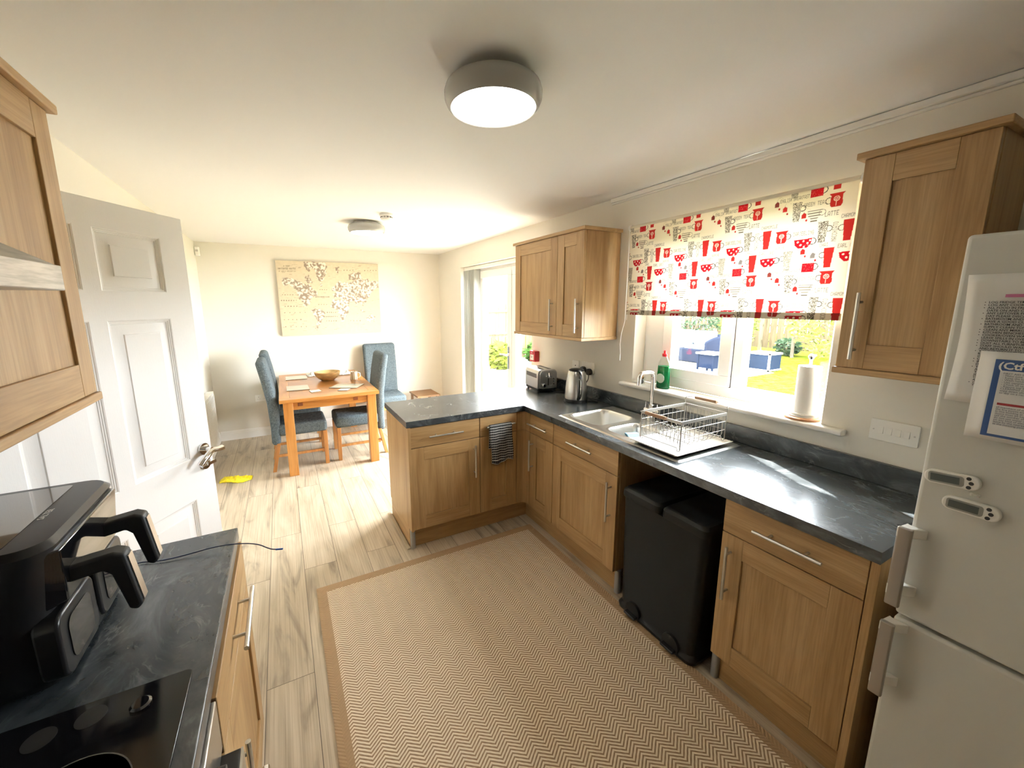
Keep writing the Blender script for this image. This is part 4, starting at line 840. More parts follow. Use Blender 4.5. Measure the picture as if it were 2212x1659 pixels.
# ------------------------------------------------------------------ dining table
tb = thing('dining_table', 'orange-brown wooden dining table by the map canvas', 'dining table', (-1.74, 4.88, 0))
x0, x1, y0, y1, zt = -2.197, -1.283, 4.11, 5.655, .768
TOPM = []
mb = MB()
bw = .09
mb.box(x0, y0, zt-.032, x1, y0+bw, zt, m=0); mb.box(x0, y1-bw, zt-.032, x1, y1, zt, m=0); mb.box(x0, y0+bw, zt-.032, x0+bw, y1-bw, zt, m=1); mb.box(x1-bw, y0+bw, zt-.032, x1, y1-bw, zt, m=1)
mb.box(x0+bw, y0+bw, zt-.030, x1-bw, y1-bw, zt-.0005, m=2)
def inlay():
    m = wood('table_inlay', 0, srgb(150, 100, 52), srgb(168, 116, 62), srgb(180, 130, 78), .28); nt = m.node_tree; b = nt.nodes['Principled BSDF']; L = nt.links.new
    tc = nt.nodes.new('ShaderNodeTexCoord'); br = nt.nodes.new('ShaderNodeTexBrick'); br.inputs['Scale'].default_value = 1; br.inputs['Brick Width'].default_value = .24; br.inputs['Row Height'].default_value = .19; br.inputs['Mortar Size'].default_value = 0; br.offset = .5
    br.inputs['Color1'].default_value = (.78, .76, .74, 1); br.inputs['Color2'].default_value = (1.1, 1.06, 1, 1); L(tc.outputs['Object'], br.inputs['Vector'])
    src = b.inputs['Base Color'].links[0].from_socket; mx = nt.nodes.new('ShaderNodeMix'); mx.data_type = 'RGBA'; mx.blend_type = 'MULTIPLY'; mx.inputs[0].default_value = 1; L(src, mx.inputs[6]); L(br.outputs[0], mx.inputs[7]); L(mx.outputs[2], b.inputs['Base Color']); return m
mb.build('tabletop', [PINE[0], PINE[1], inlay()], tb, bevel=.002)
mb = MB(); ai = .045
mb.box(x0+ai+.03, y0+ai+.012, zt-.115, x1-ai-.03, y0+ai+.034, zt-.0325, m=0); mb.box(x0+ai+.03, y1-ai-.034, zt-.115, x1-ai-.03, y1-ai-.012, zt-.0325, m=0); mb.box(x0+ai+.01, y0+ai+.03, zt-.115, x0+ai+.032, y1-ai-.03, zt-.0325, m=1); mb.box(x1-ai-.032, y0+ai+.03, zt-.115, x1-ai-.01, y1-ai-.03, zt-.0325, m=1)
mb.build('apron', [PINE[0], PINE[1]], tb)
for lx in (x0+.028, x1-.028-.085):
    for ly in (y0+.035, y1-.035-.085): B(lx, ly, 0, lx+.085, ly+.085, zt-.0325).build('leg', PINE[2], tb, bevel=.003)
kn = mat('knot_brown', srgb(120, 66, 34), .4)
for cx in (-2.02, -1.51): B(cx-.022, y0+ai+.006, zt-.082, cx+.022, y0+ai+.0125, zt-.052).build('drawer_notch', kn, tb, bevel=.002)
# chairs (local: faces +x, origin on floor under seat centre)
CH = chair_mat(); CL = [wood('chair_leg_wood', 2, srgb(162, 108, 58), srgb(178, 124, 70), srgb(192, 140, 86), .35)]
def make_chair():
    t = thing('dining_chair', 'x', 'dining chair', (0, 0, 0))
    mb = MB(); wd = .215
    # seat
    mb.box(-.21, -wd, .355, .235, wd, .475); mb.build('seat', CH, t, bevel=.03, seg=4)
    mb = MB(); vs = []; pr = [(-.238, .27, .080), (-.232, .45, .085), (-.243, .70, .088), (-.275, .92, .088), (-.312, 1.118, .085)]
    n = len(pr)
    for x, z, th in pr: vs += [(x-th/2, -wd, z), (x+th/2, -wd, z), (x+th/2, wd, z), (x-th/2, wd, z)]
    fs = [(0, 1, 2, 3), tuple(range(4*n-4, 4*n))[::-1]]
    for j in range(n-1): fs += [(4*j+k, 4*j+(k+1) % 4, 4*j+4+(k+1) % 4, 4*j+4+k) for k in range(4)]
    mb.add(vs, fs); mb.build('backrest', CH, t, bevel=.036, seg=5, angle=60)
    for sy in (-1, 1):
        y = sy*(wd-.022); MB().hexa([(.196, y-.02, 0), (.232, y-.02, 0), (.232, y+.02, 0), (.196, y+.02, 0)], [(.19, y-.02, .36), (.232, y-.02, .36), (.232, y+.02, .36), (.19, y+.02, .36)]).build('leg', CL[0], t, bevel=.003)
        MB().hexa([(-.295, y-.018, 0), (-.262, y-.018, 0), (-.262, y+.018, 0), (-.295, y+.018, 0)], [(-.235, y-.018, .29), (-.20, y-.018, .29), (-.20, y+.018, .29), (-.235, y+.018, .29)]).build('leg', CL[0], t, bevel=.003)
        MB().hexa([(-.245, y-.009, .145), (.20, y-.009, .145), (.20, y+.009, .145), (-.245, y+.009, .145)], [(-.24, y-.009, .17), (.20, y-.009, .17), (.20, y+.009, .17), (-.24, y+.009, .17)]).build('stretcher', CL[0], t)
    B(.203, -wd+.04, .30, .222, wd-.04, .345).build('seat_rail', CL[0], t)
    return t
ch0 = make_chair()
spots = [(-2.02, 4.545, 0, 'grey-blue upholstered dining chair at the near left of the table'),
         (-2.02, 5.29, 0, 'grey-blue upholstered dining chair at the far left of the table, nearest the wall socket'),
         (-1.462, 4.56, PI, 'grey-blue upholstered dining chair at the near right of the table, its back beside the peninsula'),
         (-.955, 5.28, -PI/2, 'grey-blue upholstered dining chair facing the camera against the far wall, right of the table')]
for i, (x, y, a, lb) in enumerate(spots):
    o = ch0 if i == 0 else copy_tree(ch0)
    o.location = (x, y, 0); o.rotation_euler.z = a; o['label'] = lb; o['group'] = 'upholstered chairs round the dining table'

# table things
pm = mat('stone_grey_mat', srgb(206, 201, 186), .5); pe = mat('mat_cork_edge', srgb(120, 104, 84), .7)
def slab(name, label, cat, pts, th, grp, top=None):
    c = (sum(p[0] for p in pts)/4, sum(p[1] for p in pts)/4, zt); mb = MB(); mb.hexa([(x, y, zt+.0003) for x, y in pts], [(x, y, zt+th) for x, y in pts])
    mb.m = [1, 0, 1, 1, 1, 1]; tag(mb.build(name, [top or pm, pe], origin=c), label, cat, grp)
slab('placemat', 'grey placemat at the far left of the table before the far left chair', 'placemat', [(-2.125, 5.21), (-1.895, 5.20), (-1.895, 5.46), (-2.125, 5.47)], .006, 'placemats on the dining table')
slab('placemat', 'grey placemat at the near left of the table before the near left chair', 'placemat', [(-2.125, 4.535), (-1.91, 4.52), (-1.915, 4.79), (-2.125, 4.805)], .006, 'placemats on the dining table')
slab('placemat', 'grey placemat lying askew at the near right of the table', 'placemat', [(-1.725, 4.495), (-1.465, 4.35), (-1.352, 4.54), (-1.612, 4.68)], .006, 'placemats on the dining table')
slab('placemat', 'grey placemat at the far right of the table under the papers', 'placemat', [(-1.66, 5.27), (-1.40, 5.27), (-1.40, 5.50), (-1.66, 5.50)], .006, 'placemats on the dining table')
cw_ = mat('cream_coaster', srgb(236, 230, 212), .5)
slab('coaster', 'cream square coaster beside the near left placemat', 'coaster', [(-1.905, 4.335), (-1.808, 4.36), (-1.825, 4.46), (-1.922, 4.44)], .006, 'coasters on the dining table', cw_)
slab('coaster', 'cream square coaster in front of the askew placemat', 'coaster', [(-1.66, 4.305), (-1.575, 4.262), (-1.53, 4.345), (-1.618, 4.39)], .006, 'coasters on the dining table', cw_)
slab('coaster', 'grey square coaster at the far edge of the table left of the bowl', 'coaster', [(-1.895, 5.49), (-1.80, 5.48), (-1.79, 5.58), (-1.885, 5.59)], .006, 'coasters on the dining table')
bwm = mat('carved_wood', srgb(198, 164, 110), .6, var=.25, vscale=14, stretch=(1, 1, 4))
tag(MB().lathe([(.0, .002), (.065, .0), (.105, .028), (.134, .062), (.144, .102), (.137, .104), (.124, .07), (.09, .034), (.05, .016), (0, .013)], (-1.685, 5.005, zt+.0005), 40, sy=.95).build('wooden_bowl', bwm, origin=(-1.685, 5.005, zt), angle=50), 'carved pale wooden bowl in the middle of the dining table', 'bowl')
def stripe_mat():
    m = mat('mug_glaze', srgb(232, 228, 220), .25); nt = m.node_tree; b = nt.nodes['Principled BSDF']; L = nt.links.new
    tc = nt.nodes.new('ShaderNodeTexCoord'); g = nt.nodes.new('ShaderNodeTexGradient'); g.gradient_type = 'RADIAL'; L(tc.outputs['Object'], g.inputs[0])
    a = nt.nodes.new('ShaderNodeMath'); a.operation = 'MULTIPLY'; a.inputs[1].default_value = 11; L(g.outputs[0], a.inputs[0]); f = nt.nodes.new('ShaderNodeMath'); f.operation = 'FRACT'; L(a.outputs[0], f.inputs[0])
    r = nt.nodes.new('ShaderNodeValToRGB'); r.color_ramp.interpolation = 'CONSTANT'; r.color_ramp.elements[0].color = srgb(236, 230, 218); r.color_ramp.elements[1].position = .45; r.color_ramp.elements[1].color = srgb(92, 84, 74)
    e = r.color_ramp.elements.new(.62); e.color = srgb(196, 160, 96); e = r.color_ramp.elements.new(.8); e.color = srgb(236, 230, 218); L(f.outputs[0], r.inputs[0]); L(r.outputs[0], b.inputs['Base Color']); return m
mg = thing('mug', 'striped brown and cream mug on the right of the dining table', 'mug', (-1.405, 4.90, zt))
mc = (-1.405, 4.90, zt+.0005)
MB().lathe([(0, 0), (.036, 0), (.040, .006), (.041, .095), (.0375, .095), (.036, .008), (0, .006)], mc, 36).build('mug_body', stripe_mat(), mg, angle=40)
MB().tube([(mc[0]+.037, mc[1]-.012, mc[2]+.078), (mc[0]+.066, mc[1]-.022, mc[2]+.078), (mc[0]+.07, mc[1]-.023, mc[2]+.05), (mc[0]+.064, mc[1]-.021, mc[2]+.024), (mc[0]+.038, mc[1]-.012, mc[2]+.022)], .005, 10, smooth=2).build('handle', mat('cream_glaze', srgb(236, 232, 224), .25), mg)
wrap = mat('creased_paper', srgb(236, 236, 232), .5)
def crumple(name, label, cat, cx, cy, w, d, h, seed, m, z0=zt+.0065, n=10):
    rg = random.Random(seed); H = [[rg.uniform(0, 1) for _ in range(n+1)] for _ in range(n+1)]; mb = MB()
    def f(u, v):
        i, j = round(u*n), round(v*n); return (cx+w*(u-.5)+.01*(H[j][i]-.5), cy+d*(v-.5)+.01*(H[i][j]-.5), z0+h*H[j][i]*min(1, 4*min(u, 1-u, v, 1-v)+.15))
    mb.grid(f, n, n); tag(mb.build(name, m, origin=(cx, cy, z0), solid=.0008, angle=20), label, cat)
crumple('magazine', 'open white magazine lying behind the mug on the far right placemat', 'magazine', -1.50, 5.36, .24, .2, .05, 5, wrap)
crumple('leaflet', 'creased white leaflets behind the wooden bowl', 'leaflet', -1.765, 5.42, .24, .16, .055, 9, mat('printed_paper', srgb(200, 200, 196), .6, var=.4, vscale=60), z0=zt+.0009)

# low side table at the far wall
st_ = thing('side_table', 'low brown wooden side table against the far wall beyond the peninsula', 'side table', (-.38, 5.4, 0))
B(-.55, 5.2, .375, -.22, 5.60, .397).build('table_top', mat('stool_wood', srgb(128, 92, 58), .5), st_, bevel=.003)
for x in (-.53, -.27):
    for y in (5.18, 5.54): B(x, y+.02, 0, x+.03, y+.05, .375).build('leg', mat('stool_wood', (0,)*4), st_)

# ------------------------------------------------------------------ prints (raster helpers)
def raster_mesh(name, W_, H_, cell, paint, Mx, m, parent, thick=0, wave=None):
    """grid sheet in plane coords (u right, v down from top-left) coloured by paint(img)->(h,w,3) linear"""
    nu, nv = int(W_/cell), int(H_/cell); img = paint(nu+1, nv+1)
    U, V = np.meshgrid(np.linspace(0, W_, nu+1), np.linspace(0, H_, nv+1)); Wv = wave(U, V) if wave else 0*U
    L4 = np.array(WM[parent.name].inverted() @ Mx); P = np.stack([U, -V, Wv, np.ones_like(U)], -1).reshape(-1, 4) @ L4.T
    me = bpy.data.meshes.new(name); nvt = P.shape[0]; me.vertices.add(nvt); me.vertices.foreach_set('co', P[:, :3].astype(np.float32).ravel())
    I = np.arange(nvt).reshape(nv+1, nu+1); F = np.stack([I[1:, :-1], I[1:, 1:], I[:-1, 1:], I[:-1, :-1]], -1).reshape(-1, 4); nf = len(F)
    me.loops.add(nf*4); me.loops.foreach_set('vertex_index', F.ravel().astype(np.int32)); me.polygons.add(nf); me.polygons.foreach_set('loop_start', np.arange(0, nf*4, 4, dtype=np.int32)); me.polygons.foreach_set('loop_total', np.full(nf, 4, dtype=np.int32))
    me.update(calc_edges=True); me.validate(); at = me.color_attributes.new('print', 'FLOAT_COLOR', 'POINT'); c4 = np.ones((nvt, 4), np.float32); c4[:, :3] = img.reshape(-1, 3); at.data.foreach_set('color', c4.ravel())
    me.materials.append(m); me.polygons.foreach_set('use_smooth', [True]*nf)
    o = bpy.data.objects.new(name, me); link(o, parent); WM[o.name] = WM[parent.name].copy(); return o
def inpoly(X, Y, poly):
    ins = np.zeros(X.shape, bool); n = len(poly)
    for i in range(n):
        x1_, y1_ = poly[i]; x2_, y2_ = poly[(i+1) % n]
        if y1_ == y2_: continue
        c = ((y1_ > Y) != (y2_ > Y)) & (X < (x2_-x1_)*(Y-y1_)/(y2_-y1_)+x1_); ins ^= c
    return ins
FONT = {'A': '0E1111111F1111', 'B': '1E11111E11111E', 'C': '0E11101010110E', 'D': '1E11111111111E', 'E': '1F10101E10101F', 'F': '1F10101E101010', 'G': '0E11101711110F', 'H': '1111111F111111', 'I': '0E04040404040E', 'J': '0702020202120C', 'K': '11121418141211', 'L': '1010101010101F', 'M': '111B1515111111', 'N': '11191513111111', 'O': '0E11111111110E', 'P': '1E11111E101010', 'R': '1E11111E141211', 'S': '0F10100E01011E', 'T': '1F040404040404', 'U': '1111111111110E', 'V': '11111111110A04', 'W': '11111115151B11', 'Y': '11110A04040404', ' ': '00000000000000'}
def draw_text(img, X, Y, s, x, y, h, colr, vert=False, alpha=1.0, wf=.62):
    """letters of height h with centre x,y (plane coords); vert reads upwards"""
    cw = h*wf; tot = cw*len(s); hw, hh = (h/2, tot/2) if vert else (tot/2, h/2); hc = abs(X[0, 1]-X[0, 0])/2+1e-9
    J, I = np.nonzero((X > x-hw-4*hc) & (X < x+hw+4*hc) & (Y > y-hh-4*hc) & (Y < y+hh+4*hc))
    if not len(J): return
    Xs, Ys = X[J, I], Y[J, I]; cov = np.zeros(len(J))
    for k, ch in enumerate(s):
        bits = FONT.get(ch, FONT[' ']); rows_ = [int(bits[2*i:2*i+2], 16) for i in range(7)]
        for r_ in range(7):
            for c_ in range(5):
                if rows_[r_] >> (4-c_) & 1:
                    a = -tot/2+k*cw+c_*cw*.8/5; b = -h/2+r_*h/7; a1_ = a+cw*.8/5; b1_ = b+h/7
                    if vert: xs, xe, y_s, y_e = x+b, x+b1_, y-a1_, y-a
                    else: xs, xe, y_s, y_e = x+a, x+a1_, y+b, y+b1_
                    cov += np.clip((np.minimum(Xs+hc, xe)-np.maximum(Xs-hc, xs))/(2*hc), 0, 1)*np.clip((np.minimum(Ys+hc, y_e)-np.maximum(Ys-hc, y_s))/(2*hc), 0, 1)
    cov = np.clip(cov*1.25, 0, 1)[:, None]*alpha; img[J, I] = img[J, I]*(1-cov)+np.array(colr)*cov
L3 = lambda r, g, b: np.array(srgb(r, g, b)[:3])

# blind
PW, PH = .3115, .3215
def paint_blind(nx, ny):
    BW, BH = 1.178, .545; X, Y = np.meshgrid(np.linspace(0, BW, nx), np.linspace(0, BH, ny)); img = np.zeros((ny, nx, 3))+L3(244, 236, 214)
    RD, RD2, GR, GD = L3(184, 18, 30), L3(178, 40, 36), L3(104, 94, 80), L3(60, 52, 46); CREAM = L3(244, 236, 214)
    rg = np.random.RandomState(2); noise = rg.rand(ny, nx)
    def put(mk, c): img[mk] = c
    def ell(cx, cy, rx, ry): return ((X-cx)/rx)**2+((Y-cy)/ry)**2 < 1
    def ringe(cx, cy, r, t=.0032): d = np.hypot(X-cx, Y-cy); return (d < r) & (d > r-t)
    U0 = 1.994-.959
    for iu in range(-4, 2):
        for iv in range(-1, 3):
            def C(u, v): return U0+(iu+u)*PW, (2.118-2.104)+(iv+v/.905)*PH
            near = lambda cx, cy: -.06 < cx < BW+.06 and -.06 < cy < BH+.06
            def square(u, v):
                cx, cy = C(u, v)
                if not near(cx, cy): return
                put(ringe(cx+.024, cy-.003, .015), GD); put((abs(X-cx) < .0235) & (abs(Y-cy) < .0195), RD); put((abs(X-cx) < .0235) & (abs(Y-cy) < .0195) & (noise > .93), L3(226, 120, 110))
            def jug(u, v, sd=-1):
                cx, cy = C(u, v)
                if not near(cx, cy): return
                put(ringe(cx+sd*.026, cy, .014), GR)
                put(inpoly(X, Y, [(cx-.028, cy-.028), (cx+.028, cy-.028), (cx+.02, cy-.018), (cx+.022, cy+.018), (cx+.016, cy+.028), (cx-.016, cy+.028), (cx-.022, cy+.018), (cx-.02, cy-.018)]), RD2)
                put(ringe(cx, cy-.005, .0105, .0025), CREAM); put(ringe(cx, cy-.005, .005, .002), CREAM); put((abs(X-cx) < .0011) & (Y > cy+.006) & (Y < cy+.024), CREAM)
            def bowl(u, v):
                cx, cy = C(u, v)
                if not near(cx, cy): return
                put(ringe(cx+.036, cy-.006, .015), GD); b_ = inpoly(X, Y, [(cx-.036, cy-.018), (cx+.034, cy-.020), (cx+.031, cy+.004), (cx+.018, cy+.020), (cx-.016, cy+.021), (cx-.031, cy+.006)]); put(b_, RD)
                
                for dx, dy in ((-.02, -.008), (.002, -.01), (-.008, .006), (.018, .0), (.006, .016), (.027, -.011)): put(ell(cx+dx, cy+dy, .0042, .0042) & b_, CREAM)
            def tall(u, v, c, sd, h=.044, spot=None):
                cx, cy = C(u, v)
                if not near(cx, cy): return
                put(ringe(cx+sd*.022, cy-.012, .013, .003), GD if c is GR else GR); b_ = inpoly(X, Y, [(cx-.019, cy-h), (cx+.019, cy-h), (cx+.012, cy+h), (cx-.012, cy+h)]); put(b_, c)
                if spot is not None: put(b_ & (noise > .62), spot)
            def cup(u, v):
                cx, cy = C(u, v)
                if not near(cx, cy): return
                put(ringe(cx+.028, cy-.006, .013, .002), L3(140, 132, 116)); b_ = ell(cx, cy-.02, .028, .04) & (Y > cy-.02); put(b_ & (np.sin((Y-cy)*2*PI/.011) > -.1), L3(140, 132, 114)); put((abs(X-cx) < .012) & (abs(Y-cy-.026) < .0025), GR)
            def bag(u, v, c=RD2):
                cx, cy = C(u, v)
                if not near(cx, cy): return
                put(inpoly(X, Y, [(cx-.008, cy-.004), (cx, cy-.013), (cx+.010, cy-.006), (cx+.009, cy+.012), (cx-.009, cy+.012)]), c); put(ringe(cx+.012, cy-.016, .013, .0012) & (Y < cy-.012), L3(200, 190, 170)); put(ell(cx+.012, cy+.022, .004, .005), RD2)
            def word(s, u, v, h=.017, vert=False, a=.85, wf=.5):
                cx, cy = C(u, v)
                if near(cx, cy): draw_text(img, X, Y, s, cx, cy, h, L3(104, 94, 74), vert, a, wf)
            square(0, 0); jug(.235, .135); word('GREEN TEA', -.02, .135); cup(0, .27); word('ENGLISH BREAKFAST', -.27, .03, .016, a=.9, wf=.43)
            bag(-.385, .14); bag(-.50, .06, L3(120, 50, 44)); tall(-.225, .20, GR, 1, .042, CREAM); bag(-.13, .26); word('LATTE', .205, .285, .02)
            tall(.12, .49, GR, 1, .044, CREAM); word('MACCHIATO', .262, .50, .018, True); tall(.405, .50, RD2, -1, .042); word('CHAMOMILE', .43, .335, .016)
            jug(.612, .49, 1); word('JASMINE', .6, .625, .013); word('DARJEELING', .895, .475, .018, wf=.45); bowl(.90, .60)
            tall(.225, .80, RD2, -1, .042); word('CHAI', .16, .645, .016); word('EARL GREY', .44, .675, .017); bowl(.455, .80); tall(.725, .80, L3(150, 142, 124), -1, .044, L3(214, 206, 190)); bag(-.09, .70); bag(.04, .76, L3(130, 120, 112))
    return img
bl = thing('roller_blind', 'cream roller blind printed with red and grey cups over the sink window', 'roller blind', (-.05, 1.405, 2.118))
bm_ = vcol_mat('blind_print', .8, .13)
raster_mesh('blind_fabric', 1.178, .53, .0018, paint_blind, frame((-.05, 1.994, 2.118), (0, -1, 0), (0, 0, 1)), bm_, bl)
mb = MB(); mb.cyl((-.036, .818, 2.122), (-.036, 1.992, 2.122), .015, n=20); mb.build('roller_tube', mat('blind_cream', srgb(226, 218, 198), .7), bl)
for y in (.808, 2.002): MB().cyl((-.036, y-.006, 2.122), (-.036, y+.006, 2.122), .021, n=24).build('end_bracket', plastic_w, bl)
raster_mesh('bottom_bar', 1.178, .03, .0024, lambda nx, ny: np.clip(paint_blind(nx, int(.545/.0024))[-ny:], 0, 1)*.7, frame((-.0535, 1.994, 1.596), (0, -1, 0), (0, 0, 1)), vcol_mat('bar_print', .7, .0), bl)
mb = MB(); mb.rbox(-.0525, .816, 1.566, -.044, 1.994, 1.594, .003, 1); mb.build('bottom_lath', mat('blind_cream', (0,)*4), bl)
mb = MB(); cy_ = 2.008; mb.tube([(-.045, cy_, 2.11), (-.045, cy_, 1.80), (-.045, cy_+.002, 1.52), (-.05, cy_+.022, 1.44), (-.05, cy_+.03, 1.36), (-.05, cy_+.022, 1.30), (-.05, cy_+.024, 1.25)], .0018, 6); mb.tube([(-.028, cy_, 2.11), (-.03, cy_, 1.80), (-.03, cy_+.002, 1.53)], .0014, 6); mb.build('pull_cord', plastic_w, bl)
MB().cyl((-.05, cy_+.024, 1.25), (-.05, cy_+.024, 1.292), .003, n=10).build('cord_weight', plastic_w, bl)

# map canvas
def paint_map(nx, ny):
    # shapes in crop pixels, then bilinear-inverse mapped
    TLc, TRc, BRc, BLc = np.array([115, 185.]), np.array([1945, 255.]), np.array([2010, 1480.]), np.array([250, 1530.])
    u, v = np.meshgrid(np.linspace(0, 1, nx), np.linspace(0, 1, ny)); X = (1-v)*((1-u)*TLc[0]+u*TRc[0])+v*((1-u)*BLc[0]+u*BRc[0]); Y = (1-v)*((1-u)*TLc[1]+u*TRc[1])+v*((1-u)*BLc[1]+u*BRc[1])
    rg = np.random.RandomState(5)
    def smooth(a, k):
        for _ in range(k): a = (a+np.roll(a, 1, 0)+np.roll(a, -1, 0)+np.roll(a, 1, 1)+np.roll(a, -1, 1))/5
        return a
    n1 = smooth(rg.rand(ny, nx), 5); n1 = (n1-n1.mean())/n1.std(); n2 = smooth(rg.rand(ny, nx), 9); n2 = (n2-n2.mean())/n2.std()
    img = np.zeros((ny, nx, 3))+L3(202, 188, 162); img *= (1+.02*n2)[..., None]
    DK, MD, LT = L3(146, 130, 114), L3(180, 166, 148), L3(222, 213, 198)
    def land(poly, lo=DK, hi=LT, mid=MD, bias=0):
        q = [(x+0, y) for x, y in poly]; mk = inpoly(X+9*n2, Y+9*np.roll(n2, 7, 1), q); t = (n1+bias)
        c = np.where((t > .55)[..., None], hi, np.where((t < -.35)[..., None], lo, mid)); img[mk] = c[mk]
    land([(235, 500), (330, 490), (430, 520), (520, 560), (640, 600), (700, 640), (760, 690), (830, 730), (800, 800), (740, 850), (690, 920), (700, 960), (640, 1010), (660, 1030), (600, 990), (560, 920), (510, 850), (480, 760), (450, 690), (370, 620), (280, 640), (230, 580)], bias=.1)
    land([(570, 200), (760, 210), (960, 225), (985, 330), (980, 420), (940, 500), (900, 560), (850, 540), (820, 460), (790, 400), (740, 330), (660, 380), (610, 330)])
    land([(600, 450), (660, 440), (700, 520), (740, 590), (690, 600), (640, 540)], bias=-.5)
    land([(850, 570), (910, 590), (900, 650), (870, 640)], bias=-.3)
    land([(720, 1050), (800, 1040), (880, 1070), (960, 1120), (930, 1190), (890, 1240), (860, 1330), (840, 1420), (800, 1420), (800, 1330), (820, 1240), (770, 1160), (720, 1110)], bias=.2)
    land([(1080, 680), (1130, 610), (1210, 540), (1300, 580), (1400, 560), (1500, 540), (1620, 500), (1760, 540), (1960, 560), (1965, 660), (1870, 700), (1820, 760), (1760, 860), (1700, 920), (1680, 1010), (1640, 990), (1600, 920), (1540, 980), (1480, 910), (1400, 900), (1390, 970), (1330, 900), (1250, 850), (1120, 850), (1090, 780), (1180, 740), (1100, 730)], bias=.35)
    land([(1380, 440), (1470, 400), (1600, 400), (1640, 480), (1560, 520), (1400, 530)], bias=-.2)
    land([(1070, 900), (1120, 870), (1250, 880), (1340, 900), (1400, 1010), (1370, 1100), (1330, 1190), (1290, 1280), (1250, 1260), (1220, 1150), (1180, 1060), (1100, 1040), (1060, 980)], bias=.4)
    land([(1710, 1200), (1770, 1160), (1830, 1150), (1890, 1210), (1870, 1280), (1780, 1290), (1710, 1260)], bias=.6)
    land([(1600, 1050), (1700, 1090), (1640, 1110)], bias=-.4); land([(1140, 300), (1210, 300), (1190, 410), (1150, 400)], bias=-.4); land([(1140, 600), (1170, 600), (1180, 660), (1140, 690)], bias=-.3)
    for _ in range(170):
        x = rg.uniform(150, 1960); y = rg.uniform(260, 1450); l = rg.uniform(20, 60); mk = (X > x) & (X < x+l) & (abs(Y-y) < 4.5); img[mk] = img[mk]*.55+DK*.45
    for y, xa, xb, st_ in ((790, 240, 430, 42), (890, 225, 480, 40), (995, 285, 500, 48), (1110, 280, 640, 84), (1235, 275, 560, 68), (1365, 300, 660, 85), (1265, 990, 1180, 42), (1185, 950, 1190, 32), (360, 1300, 1480, 55), (365, 1690, 1920, 55), (700, 870, 1020, 38), (830, 800, 1050, 25), (965, 850, 1030, 45), (1265, 1420, 1640, 60), (1110, 1000, 1160, 36)):
        for x in np.arange(xa, xb, st_): mk = (abs(X-x) < 8) & (abs(Y-y) < 8); img[mk] = DK*.8
    S = 1830/1.23
    def wtxt(s, x, y, h, a):
        draw_text(img, X, Y, s, x, y, h, L3(70, 58, 46), alpha=a)
    wtxt('A CHART', 305, 285, 26, .8); wtxt('NAVIGATED ROUTES', 310, 330, 30, .95); wtxt('OF WORLD NAVIGATION', 315, 375, 24, .7)
    return img
mpv = thing('map_canvas', 'large canvas print of a sepia world map on the far wall', 'picture', (-1.5, YF-.03, 1.72))
B(-2.112, YF-.032, 1.2625, -.888, YF-.002, 2.178).build('canvas_sides', mat('canvas_edge', srgb(168, 150, 120), .8), mpv)
raster_mesh('map_print', 1.226, .918, .0045, paint_map, frame((-2.113, YF-.0335, 2.179), (1, 0, 0), (0, 0, 1)), vcol_mat('map_ink', .7), mpv)

# ------------------------------------------------------------------ things on the sill
bt = thing('washing_up_liquid', 'bottle of green washing-up liquid with a red cap on the window sill', 'bottle', (.018, 1.722, 1.102))
bx_, by_ = .020, 1.722
def oval(prof, name, m): MB().lathe(prof, (bx_, by_, 1.1025), 36, sx=.72, sy=1.22).build(name, m, bt, angle=50)
grn = bpy.data.materials.new('green_liquid'); grn.use_nodes = True; gb = grn.node_tree.nodes['Principled BSDF']; gb.inputs['Base Color'].default_value = (.004, .16, .05, 1); gb.inputs['Roughness'].default_value = .1
gt = grn.node_tree.nodes.new('ShaderNodeBsdfTranslucent'); gt.inputs[0].default_value = (.004, .16, .04, 1); gm_ = grn.node_tree.nodes.new('ShaderNodeMixShader'); gm_.inputs[0].default_value = .6
grn.node_tree.links.new(gb.outputs[0], gm_.inputs[1]); grn.node_tree.links.new(gt.outputs[0], gm_.inputs[2]); grn.node_tree.links.new(gm_.outputs[0], grn.node_tree.nodes['Material Output'].inputs[0])
oval([(0, .002), (.034, 0), (.038, .008), (.0375, .06), (.035, .11), (.0335, .145), (0, .1455)], 'green_liquid', grn)
oval([(.0352, .11), (.0345, .145), (.031, .165), (.018, .195), (.0135, .205), (.0135, .21)], 'clear_shoulder', glass_mat('clear_plastic', (.96, .98, .97, 1), .05))
oval([(.013, .205), (.0145, .212), (.0145, .222), (.007, .225), (.0065, .243), (0, .244)], 'red_cap', mat('cap_red', srgb(220, 30, 40), .35))
mb = MB(); mb.T = Matrix.Translation((bx_-.0245, by_+.002, 1.178)); mb.lathe([(0, 0), (.0255, 0), (.0255, .0012), (0, .0012)], (0, 0, 0), 32)
mb2 = MB(); RT = Matrix.Translation((bx_-.0295, by_-.001, 1.170)) @ Matrix.Rotation(R(90), 4, 'Y'); mb2.T = RT; mb2.lathe([(0, 0), (.030, 0), (.030, .001), (0, .001)], (0, 0, 0), 32); lb = mb2.build('label', mat('label_pale', srgb(206, 226, 208), .4), bt)
kr = thing('kitchen_roll', 'white kitchen roll on an upright holder at the right of the sill', 'kitchen roll', (.035, .935, 1.12))
MB().lathe([(0, 0), (.055, 0), (.055, .008), (0, .008)], (.035, .935, 1.1225), 32).build('holder_base', plastic_w, kr)
MB().lathe([(.02, 0), (.045, 0), (.045, .22), (.02, .22)], (.035, .935, 1.131), 36).build('paper_roll', mat('tissue', srgb(244, 244, 242), .9), kr)
MB().lathe([(.006, 0), (.006, .035), (.012, .045), (.013, .052), (.006, .062), (0, .063)], (.035, .935, 1.345), 20).build('holder_knob', chrome, kr)
tv = thing('trivet', 'round wooden trivet under the kitchen roll on the window sill', 'trivet', (.03, .94, 1.102))
